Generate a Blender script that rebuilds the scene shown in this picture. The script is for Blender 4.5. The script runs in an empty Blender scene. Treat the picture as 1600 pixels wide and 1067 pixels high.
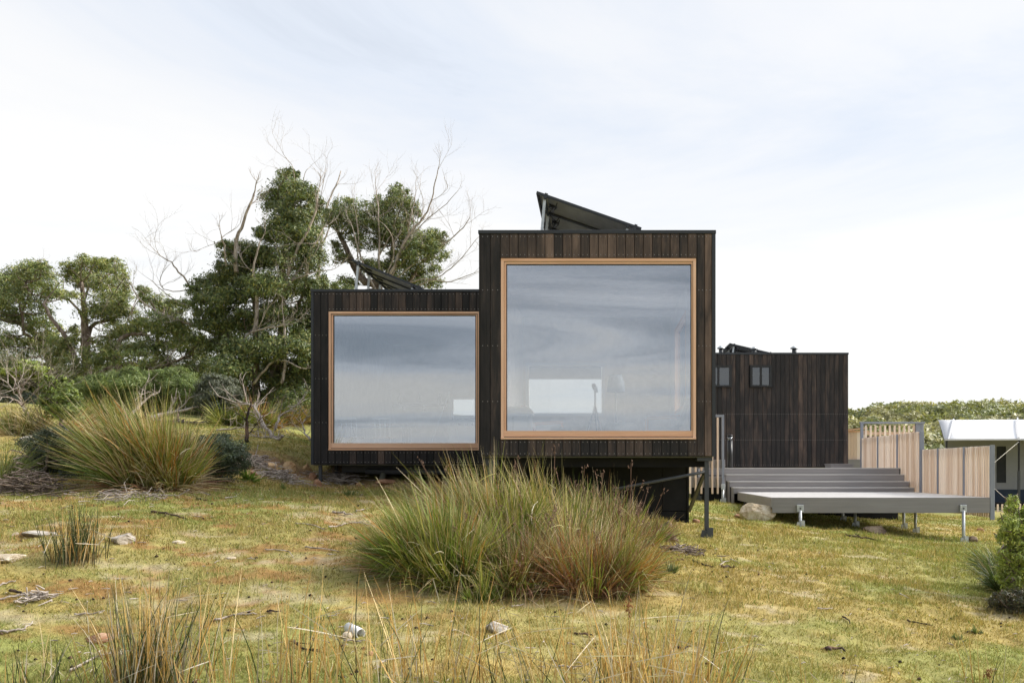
import bpy, bmesh, math, random
import numpy as np
from mathutils import Vector, Matrix, Quaternion

random.seed(7)
RNG = np.random.default_rng(11)
SC = bpy.context.scene
COL = SC.collection

# ------------------------------------------------------------------ camera, sky, sun, exposure
F, CX, CY = 1400.0, 930.0, 733.0            # focal length and vanishing point, in pixels of the 1600 px photograph
cam_d = bpy.data.cameras.new('camera')
cam_d.sensor_width = 36.0
cam_d.lens = F / 1600 * 36
cam_d.shift_x = -(CX - 800) / 1600
cam_d.shift_y = (CY - 533.5) / 1600
cam_d.clip_start = 0.1
cam_d.clip_end = 3000
cam = bpy.data.objects.new('camera', cam_d)
COL.objects.link(cam)
cam.location = (0, 0, 0)
cam.rotation_euler = (math.radians(90), 0, 0)
SC.camera = cam
SC.view_settings.view_transform = 'Standard'
SC.view_settings.look = 'None'
SC.view_settings.exposure = 1.17
SC.view_settings.gamma = 1.0
SC.view_settings.use_curve_mapping = False
SC.render.engine = 'CYCLES'
SC.cycles.use_denoising = True
SC.cycles.max_bounces = 8
SC.cycles.transparent_max_bounces = 12
SC.cycles.sample_clamp_indirect = 6

SUN_DIR = Vector((0.84, 0.12, 0.64)).normalized()
sun_d = bpy.data.lights.new('sun', 'SUN')
sun_d.energy = 1.5
sun_d.angle = math.radians(11)
sun_d.color = (1.0, 0.90, 0.74)
sun = bpy.data.objects.new('sun', sun_d)
COL.objects.link(sun)
sun.rotation_euler = (-SUN_DIR).to_track_quat('-Z', 'Y').to_euler()


class NT:
    """small helper for node trees"""
    def __init__(self, tree):
        self.t = tree
        self.n = tree.nodes
        self.l = tree.links

    def add(self, kind, **kw):
        nd = self.n.new(kind)
        for k, v in kw.items():
            if k.startswith('i_'):
                key = k[2:]
                nd.inputs[int(key) if key.isdigit() else key.replace('_', ' ')].default_value = v
            else:
                setattr(nd, k, v)
        return nd

    def link(self, a, b):
        self.l.new(a, b)

    def math(self, op, a, b=None, c=None, clamp=False):
        nd = self.n.new('ShaderNodeMath')
        nd.operation = op
        nd.use_clamp = clamp
        for i, v in enumerate((a, b, c)):
            if v is None:
                continue
            if isinstance(v, (int, float)):
                nd.inputs[i].default_value = v
            else:
                self.l.new(v, nd.inputs[i])
        return nd.outputs[0]

    def mix(self, fac, a, b, blend='MIX'):
        nd = self.n.new('ShaderNodeMix')
        nd.data_type = 'RGBA'
        nd.blend_type = blend
        for i, v in ((0, fac), (6, a), (7, b)):
            if isinstance(v, (int, float)):
                nd.inputs[i].default_value = v
            elif isinstance(v, tuple):
                nd.inputs[i].default_value = v if len(v) == 4 else (*v, 1)
            else:
                self.l.new(v, nd.inputs[i])
        return nd.outputs[2]

    def ramp(self, fac, stops, interp='LINEAR'):
        nd = self.n.new('ShaderNodeValToRGB')
        r = nd.color_ramp
        r.interpolation = interp
        while len(r.elements) < len(stops):
            r.elements.new(0.5)
        for e, (p, c) in zip(r.elements, stops):
            e.position = p
            e.color = c if len(c) == 4 else (*c, 1)
        self.l.new(fac, nd.inputs[0])
        return nd.outputs[0]

    def maprange(self, v, a, b, c, d, smooth=True):
        nd = self.n.new('ShaderNodeMapRange')
        nd.interpolation_type = 'SMOOTHSTEP' if smooth else 'LINEAR'
        self.l.new(v, nd.inputs[0])
        for i, x in enumerate((a, b, c, d)):
            nd.inputs[i + 1].default_value = x
        return nd.outputs[0]

    def noise(self, vec, scale, detail=4, rough=0.55, dist=0.0):
        nd = self.n.new('ShaderNodeTexNoise')
        nd.inputs['Scale'].default_value = scale
        nd.inputs['Detail'].default_value = detail
        nd.inputs['Roughness'].default_value = rough
        nd.inputs['Distortion'].default_value = dist
        if vec is not None:
            self.l.new(vec, nd.inputs['Vector'])
        return nd.outputs['Fac']

    def mapping(self, vec, scale=(1, 1, 1), loc=(0, 0, 0), rot=(0, 0, 0)):
        nd = self.n.new('ShaderNodeMapping')
        nd.inputs['Scale'].default_value = scale
        nd.inputs['Location'].default_value = loc
        nd.inputs['Rotation'].default_value = rot
        self.l.new(vec, nd.inputs['Vector'])
        return nd.outputs[0]


def build_world():
    w = bpy.data.worlds.new('World')
    SC.world = w
    w.use_nodes = True
    g = NT(w.node_tree)
    g.n.clear()
    out = g.add('ShaderNodeOutputWorld')
    bg = g.add('ShaderNodeBackground')
    bg.inputs['Strength'].default_value = 0.1
    sky = g.add('ShaderNodeTexSky', sky_type='NISHITA')
    sky.sun_disc = False
    sky.sun_elevation = math.asin(SUN_DIR.z)
    sky.sun_rotation = math.atan2(SUN_DIR.x, SUN_DIR.y)
    tc = g.add('ShaderNodeTexCoord')
    vec = tc.outputs['Generated']
    sep = g.add('ShaderNodeSeparateXYZ')
    g.link(vec, sep.inputs[0])
    x, y, z = sep.outputs
    zc = g.math('ADD', g.math('MAXIMUM', z, 0.0), 0.10)
    comb = g.add('ShaderNodeCombineXYZ')
    g.link(g.math('DIVIDE', x, zc), comb.inputs[0])
    g.link(g.math('DIVIDE', y, zc), comb.inputs[1])
    cv = comb.outputs[0]
    n1 = g.noise(g.mapping(cv, (0.42, 1.0, 1), (1.0, 4.4, 0)), 0.75, 9, 0.60, 0.7)
    n2 = g.noise(g.mapping(cv, (0.45, 1.0, 1), (2.3, 9.2, 5)), 0.28, 4, 0.5, 0.2)
    n = g.math('ADD', g.math('MULTIPLY', n1, 0.62), g.math('MULTIPLY', n2, 0.38))
    # the deck of cloud is thinner ahead (towards the light), thicker and greyer behind the photographer
    ahead = g.maprange(y, -0.35, 0.45, 0.0, 1.0)
    low = g.maprange(z, 0.16, 0.42, 1.0, 0.0)
    thin = g.math('MULTIPLY', ahead, low)
    n = g.math('ADD', n, g.math('MULTIPLY', thin, 0.11))
    n = g.math('ADD', n, g.math('MULTIPLY', g.math('SUBTRACT', ahead, 0.28), 0.06))
    # cloud banks further off show more relief; low cloud near the horizon is paler
    n = g.math('ADD', n, g.math('MULTIPLY', g.math('SUBTRACT', n, 0.475), g.math('SUBTRACT', 0.85, g.math('MULTIPLY', ahead, 0.40))))
    n = g.math('ADD', n, g.maprange(z, 0.0, 0.13, 0.075, 0.0))
    cl = g.ramp(n, [(0.34, (1.75, 2.0, 2.35)), (0.43, (2.8, 3.05, 3.45)), (0.50, (3.75, 3.98, 4.35)), (0.575, (4.3, 4.35, 4.45)), (0.70, (4.75, 4.66, 4.52))])
    dot = g.add('ShaderNodeVectorMath', operation='DOT_PRODUCT')
    g.link(vec, dot.inputs[0])
    dot.inputs[1].default_value = SUN_DIR
    glow = g.maprange(dot.outputs['Value'], 0.68, 1.0, 1.0, 7.0)
    back = g.math('ADD', 0.86, g.math('MULTIPLY', ahead, 0.14))
    sc = g.math('MULTIPLY', glow, back)
    mul = g.add('ShaderNodeVectorMath', operation='SCALE')
    g.link(cl, mul.inputs[0])
    g.link(sc, mul.inputs['Scale'])
    col = g.mix(0.90, sky.outputs[0], mul.outputs[0])
    g.link(col, bg.inputs[0])
    g.link(bg.outputs[0], out.inputs[0])


build_world()

# ------------------------------------------------------------------ placing, objects and meshes


def W(px, py, D):
    """world point seen at photo pixel (px, py) at depth D metres"""
    return Vector(((px - CX) * D / F, D, (CY - py) * D / F))


WLOC = {}


def tag(o, label=None, cat=None, group=None, kind=None):
    if label:
        o['label'] = label
    if cat:
        o['category'] = cat
    if group:
        o['group'] = group
    if kind:
        o['kind'] = kind
    return o


def thing(name, label, cat, loc=(0, 0, 0), group=None, kind=None):
    o = bpy.data.objects.new(name, None)
    o.empty_display_size = 0.2
    COL.objects.link(o)
    o.location = loc
    WLOC[o] = Vector(loc)
    return tag(o, label, cat, group, kind)


def link_mesh(name, me, mat, parent, world_loc):
    o = bpy.data.objects.new(name, me)
    COL.objects.link(o)
    if mat is not None and not me.materials:
        me.materials.append(mat)
    if parent is not None:
        o.parent = parent
        o.location = Vector(world_loc) - WLOC[parent]
    else:
        o.location = world_loc
    WLOC[o] = Vector(world_loc)
    return o


def mesh_np(name, V, Fc, mat, parent=None, col=None, origin=None, smooth=False):
    """V (n,3) world coordinates, Fc (m,k) faces all of k corners"""
    V = np.asarray(V, dtype=np.float32)
    Fc = np.asarray(Fc, dtype=np.int32)
    if origin is None:
        lo, hi = V.min(0), V.max(0)
        origin = np.array([(lo[0] + hi[0]) / 2, (lo[1] + hi[1]) / 2, lo[2]])
    origin = np.asarray(origin, dtype=np.float32)
    me = bpy.data.meshes.new(name)
    m, k = Fc.shape
    me.vertices.add(len(V))
    me.vertices.foreach_set('co', (V - origin).ravel())
    me.loops.add(m * k)
    me.loops.foreach_set('vertex_index', Fc.ravel())
    me.polygons.add(m)
    me.polygons.foreach_set('loop_start', np.arange(0, m * k, k, dtype=np.int32))
    me.polygons.foreach_set('loop_total', np.full(m, k, dtype=np.int32))
    me.update(calc_edges=True)
    if smooth:
        me.polygons.foreach_set('use_smooth', np.ones(m, dtype=bool))
    if col is not None:
        at = me.color_attributes.new('Col', 'FLOAT_COLOR', 'POINT')
        c4 = np.ones((len(V), 4), dtype=np.float32)
        c4[:, :3] = col
        at.data.foreach_set('color', c4.ravel())
    return link_mesh(name, me, mat, parent, Vector([float(a) for a in origin]))


class MB:
    """collects boxes, prisms and tubes in world coordinates; build() links ONE mesh object"""
    def __init__(self):
        self.v = []
        self.f = []
        self.s = []

    def quad_prism(self, low, high):
        b = len(self.v)
        n = len(low)
        self.v += [tuple(p) for p in low] + [tuple(p) for p in high]
        fs = [tuple(b + i for i in reversed(range(n))), tuple(b + n + i for i in range(n))]
        fs += [(b + i, b + (i + 1) % n, b + n + (i + 1) % n, b + n + i) for i in range(n)]
        self.f += fs
        self.s += [False] * len(fs)

    def box(self, x0, x1, y0, y1, z0, z1):
        self.quad_prism([(x0, y0, z0), (x1, y0, z0), (x1, y1, z0), (x0, y1, z0)],
                        [(x0, y0, z1), (x1, y0, z1), (x1, y1, z1), (x0, y1, z1)])
        return self

    def bar(self, a, b, w, h=None, up=(0, 0, 1)):
        """rectangular bar from a to b"""
        a, b = Vector(a), Vector(b)
        h = h or w
        d = (b - a).normalized()
        u = Vector(up)
        if abs(d.dot(u)) > 0.98:
            u = Vector((0, 1, 0))
        s = d.cross(u).normalized()
        u = s.cross(d).normalized()
        q = [s * (i * w / 2) + u * (j * h / 2) for i, j in ((-1, -1), (1, -1), (1, 1), (-1, 1))]
        self.quad_prism([a + k for k in q], [b + k for k in q])
        return self

    def tube(self, pts, radii, n=8, cap=True):
        pts = [Vector(p) for p in pts]
        if isinstance(radii, (int, float)):
            radii = [radii] * len(pts)
        b0 = len(self.v)
        t0 = (pts[1] - pts[0]).normalized()
        ref = Vector((0, 0, 1)) if abs(t0.z) < 0.9 else Vector((1, 0, 0))
        s = t0.cross(ref).normalized()
        for i, p in enumerate(pts):
            if i == 0:
                t = t0
            elif i == len(pts) - 1:
                t = (pts[i] - pts[i - 1]).normalized()
            else:
                t = (pts[i + 1] - pts[i - 1]).normalized()
            s = (s - t * s.dot(t))
            if s.length < 1e-6:
                s = t.orthogonal()
            s.normalize()
            u = t.cross(s)
            for k in range(n):
                a = 2 * math.pi * k / n
                self.v.append(tuple(p + (s * math.cos(a) + u * math.sin(a)) * radii[i]))
        for i in range(len(pts) - 1):
            for k in range(n):
                self.f.append((b0 + i * n + k, b0 + i * n + (k + 1) % n, b0 + (i + 1) * n + (k + 1) % n, b0 + (i + 1) * n + k))
                self.s.append(True)
        if cap:
            self.f.append(tuple(b0 + k for k in reversed(range(n))))
            e = b0 + (len(pts) - 1) * n
            self.f.append(tuple(e + k for k in range(n)))
            self.s += [False, False]
        return self

    def lathe(self, c, prof, n=20):
        """prof: list of (radius, z) from bottom to top, around vertical axis at c"""
        b0 = len(self.v)
        c = Vector(c)
        for r, z in prof:
            for k in range(n):
                a = 2 * math.pi * k / n
                self.v.append((c.x + r * math.cos(a), c.y + r * math.sin(a), c.z + z))
        for i in range(len(prof) - 1):
            for k in range(n):
                self.f.append((b0 + i * n + k, b0 + i * n + (k + 1) % n, b0 + (i + 1) * n + (k + 1) % n, b0 + (i + 1) * n + k))
                self.s.append(True)
        self.f.append(tuple(b0 + k for k in reversed(range(n))))
        e = b0 + (len(prof) - 1) * n
        self.f.append(tuple(e + k for k in range(n)))
        self.s += [False, False]
        return self

    def build(self, name, mat, parent=None, bevel=0.0, origin=None):
        V = np.array(self.v, dtype=float)
        lo, hi = V.min(0), V.max(0)
        if origin is None:
            origin = Vector(((lo[0] + hi[0]) / 2, (lo[1] + hi[1]) / 2, lo[2]))
        origin = Vector(origin)
        me = bpy.data.meshes.new(name)
        me.from_pydata([tuple(Vector(v) - origin) for v in self.v], [], self.f)
        me.polygons.foreach_set('use_smooth', self.s)
        me.update()
        if bevel > 0:
            bm = bmesh.new()
            bm.from_mesh(me)
            bmesh.ops.bevel(bm, geom=[e for e in bm.edges if len(e.link_faces) == 2 and e.calc_face_angle(0) > 0.6],
                            offset=bevel, segments=1, affect='EDGES', clamp_overlap=True)
            bm.to_mesh(me)
            bm.free()
        return link_mesh(name, me, mat, parent, origin)


def boxpart(name, mat, parent, x0, x1, y0, y1, z0, z1, bevel=0.0):
    return MB().box(x0, x1, y0, y1, z0, z1).build(name, mat, parent, bevel)


def smooth_line(pts, sub=4):
    pts = [Vector(p) for p in pts]
    if len(pts) < 3:
        return pts
    out = []
    for i in range(len(pts) - 1):
        p0 = pts[max(i - 1, 0)]
        p1, p2 = pts[i], pts[i + 1]
        p3 = pts[min(i + 2, len(pts) - 1)]
        for k in range(sub):
            t = k / sub
            out.append(0.5 * ((2 * p1) + (p2 - p0) * t + (2 * p0 - 5 * p1 + 4 * p2 - p3) * t * t + (3 * p1 - p0 - 3 * p2 + p3) * t ** 3))
    out.append(pts[-1])
    return out


# ------------------------------------------------------------------ noise in numpy
def _hash(ix, iy, seed):
    h = (ix.astype(np.int64) * 374761393 + iy.astype(np.int64) * 668265263 + seed * 982451653) & 0xFFFFFFFF
    h = ((h ^ (h >> 13)) * 1274126177) & 0xFFFFFFFF
    return ((h ^ (h >> 16)) & 0xFFFF) / 65535.0


def vnoise(x, y, seed=0):
    x = np.asarray(x, float)
    y = np.asarray(y, float)
    ix, iy = np.floor(x), np.floor(y)
    fx, fy = x - ix, y - iy
    fx = fx * fx * (3 - 2 * fx)
    fy = fy * fy * (3 - 2 * fy)
    a, b = _hash(ix, iy, seed), _hash(ix + 1, iy, seed)
    c, d = _hash(ix, iy + 1, seed), _hash(ix + 1, iy + 1, seed)
    return (a * (1 - fx) + b * fx) * (1 - fy) + (c * (1 - fx) + d * fx) * fy


def fbm(x, y, seed=0, octv=4, rough=0.5):
    t, amp, tot = 0, 1.0, 0
    for o in range(octv):
        t = t + amp * vnoise(x * 2 ** o + 13.7 * o, y * 2 ** o - 7.1 * o, seed + o)
        tot += amp
        amp *= rough
    return t / tot


def sstep(a, b, x):
    t = np.clip((np.asarray(x, float) - a) / (b - a), 0, 1)
    return t * t * (3 - 2 * t)


# ------------------------------------------------------------------ terrain
CTRL = [(0, 1067, 7.0), (400, 1067, 6.8), (800, 1067, 6.7), (1200, 1067, 7.0), (1600, 1067, 7.9),
        (0, 870, 9.4), (200, 775, 13.5), (800, 945, 9.0), (1035, 915, 10.0), (1107, 843, 14.0), (1072, 812, 16.0),
        (500, 757, 18.2), (620, 752, 18.2), (750, 770, 16.5), (440, 752, 17.3), (430, 708, 18.8), (440, 690, 22.0),
        (300, 700, 20.0), (0, 705, 18.0), (0, 640, 26.0), (100, 650, 26.0), (480, 685, 24.0), (400, 662, 30.0),
        (300, 648, 33.0), (0, 628, 33.0), (-250, 640, 24), (-250, 880, 9.5), (600, 725, 24.0), (1250, 820, 17.8),
        (1505, 848, 17.8), (1432, 832, 20.5), (1150, 795, 20.0), (1180, 811, 18.5), (1600, 945, 11.0),
        (1600, 812, 25.0), (1800, 815, 25.0), (1480, 808, 25.0), (1330, 798, 25.0), (1850, 960, 11.0),
        (620, 850, 10.6), (600, 1000, 7.7), (1300, 940, 9.9), (1600, 800, 31.0), (1100, 780, 27.0), (120, 720, 16.5)]


class TPS:
    def __init__(self, P, z, lam=0.02):
        n = len(P)
        d = np.linalg.norm(P[:, None] - P[None], axis=2)
        K = self.k(d) + lam * np.eye(n)
        A = np.zeros((n + 3, n + 3))
        A[:n, :n] = K
        A[:n, n] = 1
        A[:n, n + 1:] = P
        A[n:, :n] = A[:n, n:].T
        self.P = P
        self.w = np.linalg.solve(A, np.concatenate([z, np.zeros(3)]))

    @staticmethod
    def k(d):
        return np.where(d > 1e-9, d * d * np.log(np.maximum(d, 1e-9)), 0.0)

    def __call__(self, x, y):
        sh = np.shape(x)
        q = np.stack([np.ravel(x), np.ravel(y)], 1).astype(float)
        out = np.zeros(len(q))
        for s in range(0, len(q), 20000):
            e = q[s:s + 20000]
            d = np.linalg.norm(e[:, None] - self.P[None], axis=2)
            out[s:s + 20000] = self.k(d) @ self.w[:-3] + self.w[-3] + e @ self.w[-2:]
        return out.reshape(sh)


_cp = [W(*c) for c in CTRL] + [Vector((-3, 2, -1.72)), Vector((3, 2, -1.78)), Vector((0, 4.5, -1.7)), Vector((-8, 3, -1.4)), Vector((9, 3, -2.0))]
tps = TPS(np.array([(p.x, p.y) for p in _cp]), np.array([p.z for p in _cp]))


def far_height(x, y):
    left = 2.2 + 0.06 * np.clip(y - 32, 0, 30)
    right = -2.0 - 0.02 * np.clip(y - 30, 0, 40)
    base = left + (right - left) * sstep(-12, 12, x)
    base = np.where(y < 4, -1.75 - 0.03 * np.clip(4 - y, 0, 200), base)
    hill = 12.6 * sstep(60, 175, y) * sstep(0, 60, x) * (0.85 + 0.3 * vnoise(x / 37, y / 51, 5))
    return base + hill


def base_height(x, y):
    x = np.asarray(x, float)
    y = np.asarray(y, float)
    w = (1 - sstep(31, 44, y)) * sstep(-4, 3, y) * (1 - sstep(13, 24, np.abs(x)))
    xc, yc = np.clip(x, -24, 24), np.clip(y, -5, 45)
    return w * tps(xc, yc) + (1 - w) * far_height(x, y)


def height(x, y):
    x = np.asarray(x, float)
    y = np.asarray(y, float)
    near = 1 - sstep(35, 60, y)
    b = (fbm(x * 0.9, y * 0.9, 3, 3) - 0.5) * 0.10 + (fbm(x * 3.1, y * 3.1, 9, 3) - 0.5) * 0.075
    return base_height(x, y) + b * near


def gz(x, y):
    return float(height(np.array([x]), np.array([y]))[0])


def G(px, py):
    """ground point seen at photo pixel"""
    D = np.linspace(5.5, 45, 1600)
    x, z = (px - CX) * D / F, (CY - py) * D / F
    hit = np.nonzero(height(x, D) >= z)[0]
    d = D[hit[0]] if len(hit) else 40.0
    return W(px, py, float(d))


# ------------------------------------------------------------------ materials
def mat_new(name):
    m = bpy.data.materials.new(name)
    m.use_nodes = True
    g = NT(m.node_tree)
    bs = g.n['Principled BSDF']
    return m, g, bs


def mat_plain(name, col, rough=0.6, metal=0.0, var=0.15, scale=6.0, bump=0.0, spec=0.4):
    m, g, bs = mat_new(name)
    tc = g.add('ShaderNodeTexCoord')
    n = g.noise(tc.outputs['Object'], scale, 5, 0.6)
    lo = tuple(c * (1 - var) for c in col)
    hi = tuple(min(c * (1 + var), 1) for c in col)
    g.link(g.ramp(n, [(0.3, lo), (0.7, hi)]), bs.inputs['Base Color'])
    bs.inputs['Roughness'].default_value = rough
    bs.inputs['Metallic'].default_value = metal
    bs.inputs['Specular IOR Level'].default_value = spec
    if bump:
        b = g.add('ShaderNodeBump')
        b.inputs['Strength'].default_value = bump
        b.inputs['Distance'].default_value = 0.02
        g.link(g.noise(tc.outputs['Object'], scale * 5, 4, 0.6), b.inputs['Height'])
        g.link(b.outputs[0], bs.inputs['Normal'])
    return m


def mat_charred():
    m, g, bs = mat_new('charred_timber')
    tc = g.add('ShaderNodeTexCoord')
    oi = g.add('ShaderNodeObjectInfo')
    geo = g.add('ShaderNodeNewGeometry')
    off = g.add('ShaderNodeVectorMath', operation='SCALE')
    cmb = g.add('ShaderNodeCombineXYZ')
    for i in range(3):
        g.link(oi.outputs['Random'], cmb.inputs[i])
    g.link(cmb.outputs[0], off.inputs[0])
    off.inputs['Scale'].default_value = 57.0
    add = g.add('ShaderNodeVectorMath', operation='ADD')
    g.link(geo.outputs['Position'], add.inputs[0])
    g.link(off.outputs[0], add.inputs[1])
    pos = add.outputs[0]
    grain = g.noise(g.mapping(pos, (55, 55, 1.6)), 1.0, 5, 0.65, 0.4)
    patch = g.noise(g.mapping(pos, (5, 5, 1.3)), 1.0, 4, 0.6, 0.3)
    sepc = g.add('ShaderNodeSeparateColor')
    g.link(oi.outputs['Color'], sepc.inputs[0])
    brown = sepc.outputs[0]
    t = g.math('ADD', brown, g.math('MULTIPLY', g.math('SUBTRACT', patch, 0.5), 1.1))
    t = g.math('ADD', t, g.math('MULTIPLY', g.math('SUBTRACT', grain, 0.5), 0.7), clamp=True)
    c = g.ramp(t, [(0.0, (0.016, 0.0155, 0.0155)), (0.35, (0.033, 0.029, 0.0275)), (0.65, (0.088, 0.064, 0.052)), (1.0, (0.20, 0.14, 0.108))])
    g.link(c, bs.inputs['Base Color'])
    bs.inputs['Roughness'].default_value = 0.72
    bs.inputs['Specular IOR Level'].default_value = 0.22
    b = g.add('ShaderNodeBump')
    b.inputs['Strength'].default_value = 0.35
    b.inputs['Distance'].default_value = 0.004
    g.link(grain, b.inputs['Height'])
    g.link(b.outputs[0], bs.inputs['Normal'])
    return m


def mat_timber(name, lo, hi, axis, rough=0.5, rnd=0.25, fine=40.0):
    """sawn timber with grain along the given world axis and a per-piece tone"""
    m, g, bs = mat_new(name)
    oi = g.add('ShaderNodeObjectInfo')
    geo = g.add('ShaderNodeNewGeometry')
    cmb = g.add('ShaderNodeCombineXYZ')
    for i in range(3):
        g.link(g.math('MULTIPLY', oi.outputs['Random'], 31.0), cmb.inputs[i])
    add = g.add('ShaderNodeVectorMath', operation='ADD')
    g.link(geo.outputs['Position'], add.inputs[0])
    g.link(cmb.outputs[0], add.inputs[1])
    s = [fine] * 3
    s[axis] = fine / 28
    n = g.noise(g.mapping(add.outputs[0], tuple(s)), 1.0, 5, 0.6, 0.6)
    s2 = [4.0] * 3
    s2[axis] = 0.8
    n2 = g.noise(g.mapping(add.outputs[0], tuple(s2)), 1.0, 3, 0.5)
    t = g.math('ADD', g.math('MULTIPLY', n, 0.6), g.math('MULTIPLY', n2, 0.4))
    t = g.math('ADD', t, g.math('MULTIPLY', g.math('SUBTRACT', oi.outputs['Random'], 0.5), rnd))
    g.link(g.ramp(t, [(0.28, lo), (0.72, hi)]), bs.inputs['Base Color'])
    bs.inputs['Roughness'].default_value = rough
    bs.inputs['Specular IOR Level'].default_value = 0.3
    b = g.add('ShaderNodeBump')
    b.inputs['Strength'].default_value = 0.2
    b.inputs['Distance'].default_value = 0.003
    g.link(n, b.inputs['Height'])
    g.link(b.outputs[0], bs.inputs['Normal'])
    return m


def mat_glass(name, refl=0.45, tint=(0.82, 0.86, 0.88)):
    m, g, bs = mat_new(name)
    g.n.remove(bs)
    out = g.n['Material Output']
    tr = g.add('ShaderNodeBsdfTransparent')
    tr.inputs[0].default_value = (*tint, 1)
    gl = g.add('ShaderNodeBsdfGlossy')
    gl.inputs['Roughness'].default_value = 0.0
    gl.inputs['Color'].default_value = (0.95, 0.97, 1.0, 1)
    # large panes are never perfectly flat
    tc = g.add('ShaderNodeTexCoord')
    b = g.add('ShaderNodeBump')
    b.inputs['Strength'].default_value = 0.02
    b.inputs['Distance'].default_value = 0.02
    g.link(g.noise(g.mapping(tc.outputs['Object'], (0.8, 0.8, 0.5)), 1.3, 2, 0.5), b.inputs['Height'])
    g.link(b.outputs[0], gl.inputs['Normal'])
    lw = g.add('ShaderNodeFresnel')
    lw.inputs[0].default_value = 1.5
    fac = g.math('ADD', refl - 0.04, lw.outputs[0], clamp=True)
    mx = g.add('ShaderNodeMixShader')
    g.link(fac, mx.inputs[0])
    g.link(tr.outputs[0], mx.inputs[1])
    g.link(gl.outputs[0], mx.inputs[2])
    g.link(mx.outputs[0], out.inputs[0])
    return m


def mat_leaf(name, trans=0.3, rough=0.55, spec=0.3, bump=False):
    """foliage and blades: colour comes from each leaf's own colour attribute"""
    m, g, bs = mat_new(name)
    at = g.add('ShaderNodeVertexColor', layer_name='Col')
    g.link(at.outputs[0], bs.inputs['Base Color'])
    bs.inputs['Roughness'].default_value = rough
    bs.inputs['Specular IOR Level'].default_value = spec
    out = g.n['Material Output']
    tl = g.add('ShaderNodeBsdfTranslucent')
    g.link(g.mix(1.0, at.outputs[0], (1.0, 1.0, 0.55), 'MULTIPLY'), tl.inputs[0])
    mx = g.add('ShaderNodeMixShader')
    mx.inputs[0].default_value = trans
    g.link(bs.outputs[0], mx.inputs[1])
    g.link(tl.outputs[0], mx.inputs[2])
    g.link(mx.outputs[0], out.inputs[0])
    return m


def mat_bark(name, a, b, c, scale=9):
    m, g, bs = mat_new(name)
    geo = g.add('ShaderNodeNewGeometry')
    n = g.noise(g.mapping(geo.outputs['Position'], (1, 1, 0.35)), scale, 6, 0.65, 0.3)
    g.link(g.ramp(n, [(0.32, a), (0.5, b), (0.68, c)]), bs.inputs['Base Color'])
    bs.inputs['Roughness'].default_value = 0.85
    bs.inputs['Specular IOR Level'].default_value = 0.15
    bp = g.add('ShaderNodeBump')
    bp.inputs['Strength'].default_value = 0.6
    bp.inputs['Distance'].default_value = 0.03
    g.link(n, bp.inputs['Height'])
    g.link(bp.outputs[0], bs.inputs['Normal'])
    return m


def mat_rock(name, a, b, c):
    m, g, bs = mat_new(name)
    geo = g.add('ShaderNodeNewGeometry')
    n = g.noise(geo.outputs['Position'], 5, 8, 0.65, 0.6)
    n2 = g.noise(geo.outputs['Position'], 40, 4, 0.7)
    t = g.math('ADD', g.math('MULTIPLY', n, 0.75), g.math('MULTIPLY', n2, 0.25))
    g.link(g.ramp(t, [(0.36, a), (0.5, b), (0.62, c)]), bs.inputs['Base Color'])
    bs.inputs['Roughness'].default_value = 0.9
    bs.inputs['Specular IOR Level'].default_value = 0.15
    bp = g.add('ShaderNodeBump')
    bp.inputs['Strength'].default_value = 0.7
    bp.inputs['Distance'].default_value = 0.02
    g.link(t, bp.inputs['Height'])
    g.link(bp.outputs[0], bs.inputs['Normal'])
    return m


def mat_ground():
    m, g, bs = mat_new('turf_ground')
    at = g.add('ShaderNodeVertexColor', layer_name='Col')
    geo = g.add('ShaderNodeNewGeometry')
    p = geo.outputs['Position']
    n1 = g.noise(p, 7, 6, 0.7, 0.4)
    n2 = g.noise(p, 45, 4, 0.7)
    v = g.math('ADD', g.math('MULTIPLY', n1, 0.6), g.math('MULTIPLY', n2, 0.4))
    c = g.mix(1.0, at.outputs[0], g.ramp(v, [(0.34, (0.55, 0.53, 0.50)), (0.5, (0.97, 0.97, 0.97)), (0.66, (1.35, 1.33, 1.25))]), 'MULTIPLY')
    g.link(c, bs.inputs['Base Color'])
    bs.inputs['Roughness'].default_value = 0.95
    bs.inputs['Specular IOR Level'].default_value = 0.1
    bp = g.add('ShaderNodeBump')
    bp.inputs['Strength'].default_value = 0.8
    bp.inputs['Distance'].default_value = 0.04
    g.link(v, bp.inputs['Height'])
    g.link(bp.outputs[0], bs.inputs['Normal'])
    return m


M = {}
M['char'] = mat_charred()
M['flash'] = mat_plain('dark_metal_flashing', (0.028, 0.031, 0.036), 0.45, 0.0, 0.1, 3)
M['core'] = mat_plain('dark_wall_lining', (0.010, 0.010, 0.010), 0.9, 0, 0.1)
M['black'] = mat_plain('black_stained_plywood', (0.012, 0.012, 0.012), 0.7, 0, 0.25, 4, 0.1, 0.25)
M['soffit'] = mat_plain('fibre_soffit', (0.12, 0.12, 0.09), 0.8)
M['frame_v'] = mat_timber('honey_timber_upright', (0.68, 0.375, 0.215), (0.88, 0.58, 0.40), 2, 0.45, 0.2)
M['frame_h'] = mat_timber('honey_timber_level', (0.68, 0.375, 0.215), (0.88, 0.58, 0.40), 0, 0.45, 0.2)
M['slat'] = mat_timber('pale_cedar', (0.68, 0.50, 0.365), (0.93, 0.79, 0.66), 2, 0.6, 0.5, 26)
M['glass'] = mat_glass('window_glass', 0.33, (0.97, 0.98, 0.985))
M['darkglass'] = mat_glass('small_window_glass', 0.12, (0.45, 0.48, 0.5))
M['clearglass'] = mat_glass('rear_window_glass', 0.06, (0.66, 0.69, 0.71))
M['openglass'] = mat_glass('side_window_glass', 0.05, (0.97, 0.98, 0.985))
M['alu'] = mat_plain('black_aluminium', (0.018, 0.018, 0.019), 0.4)
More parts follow.
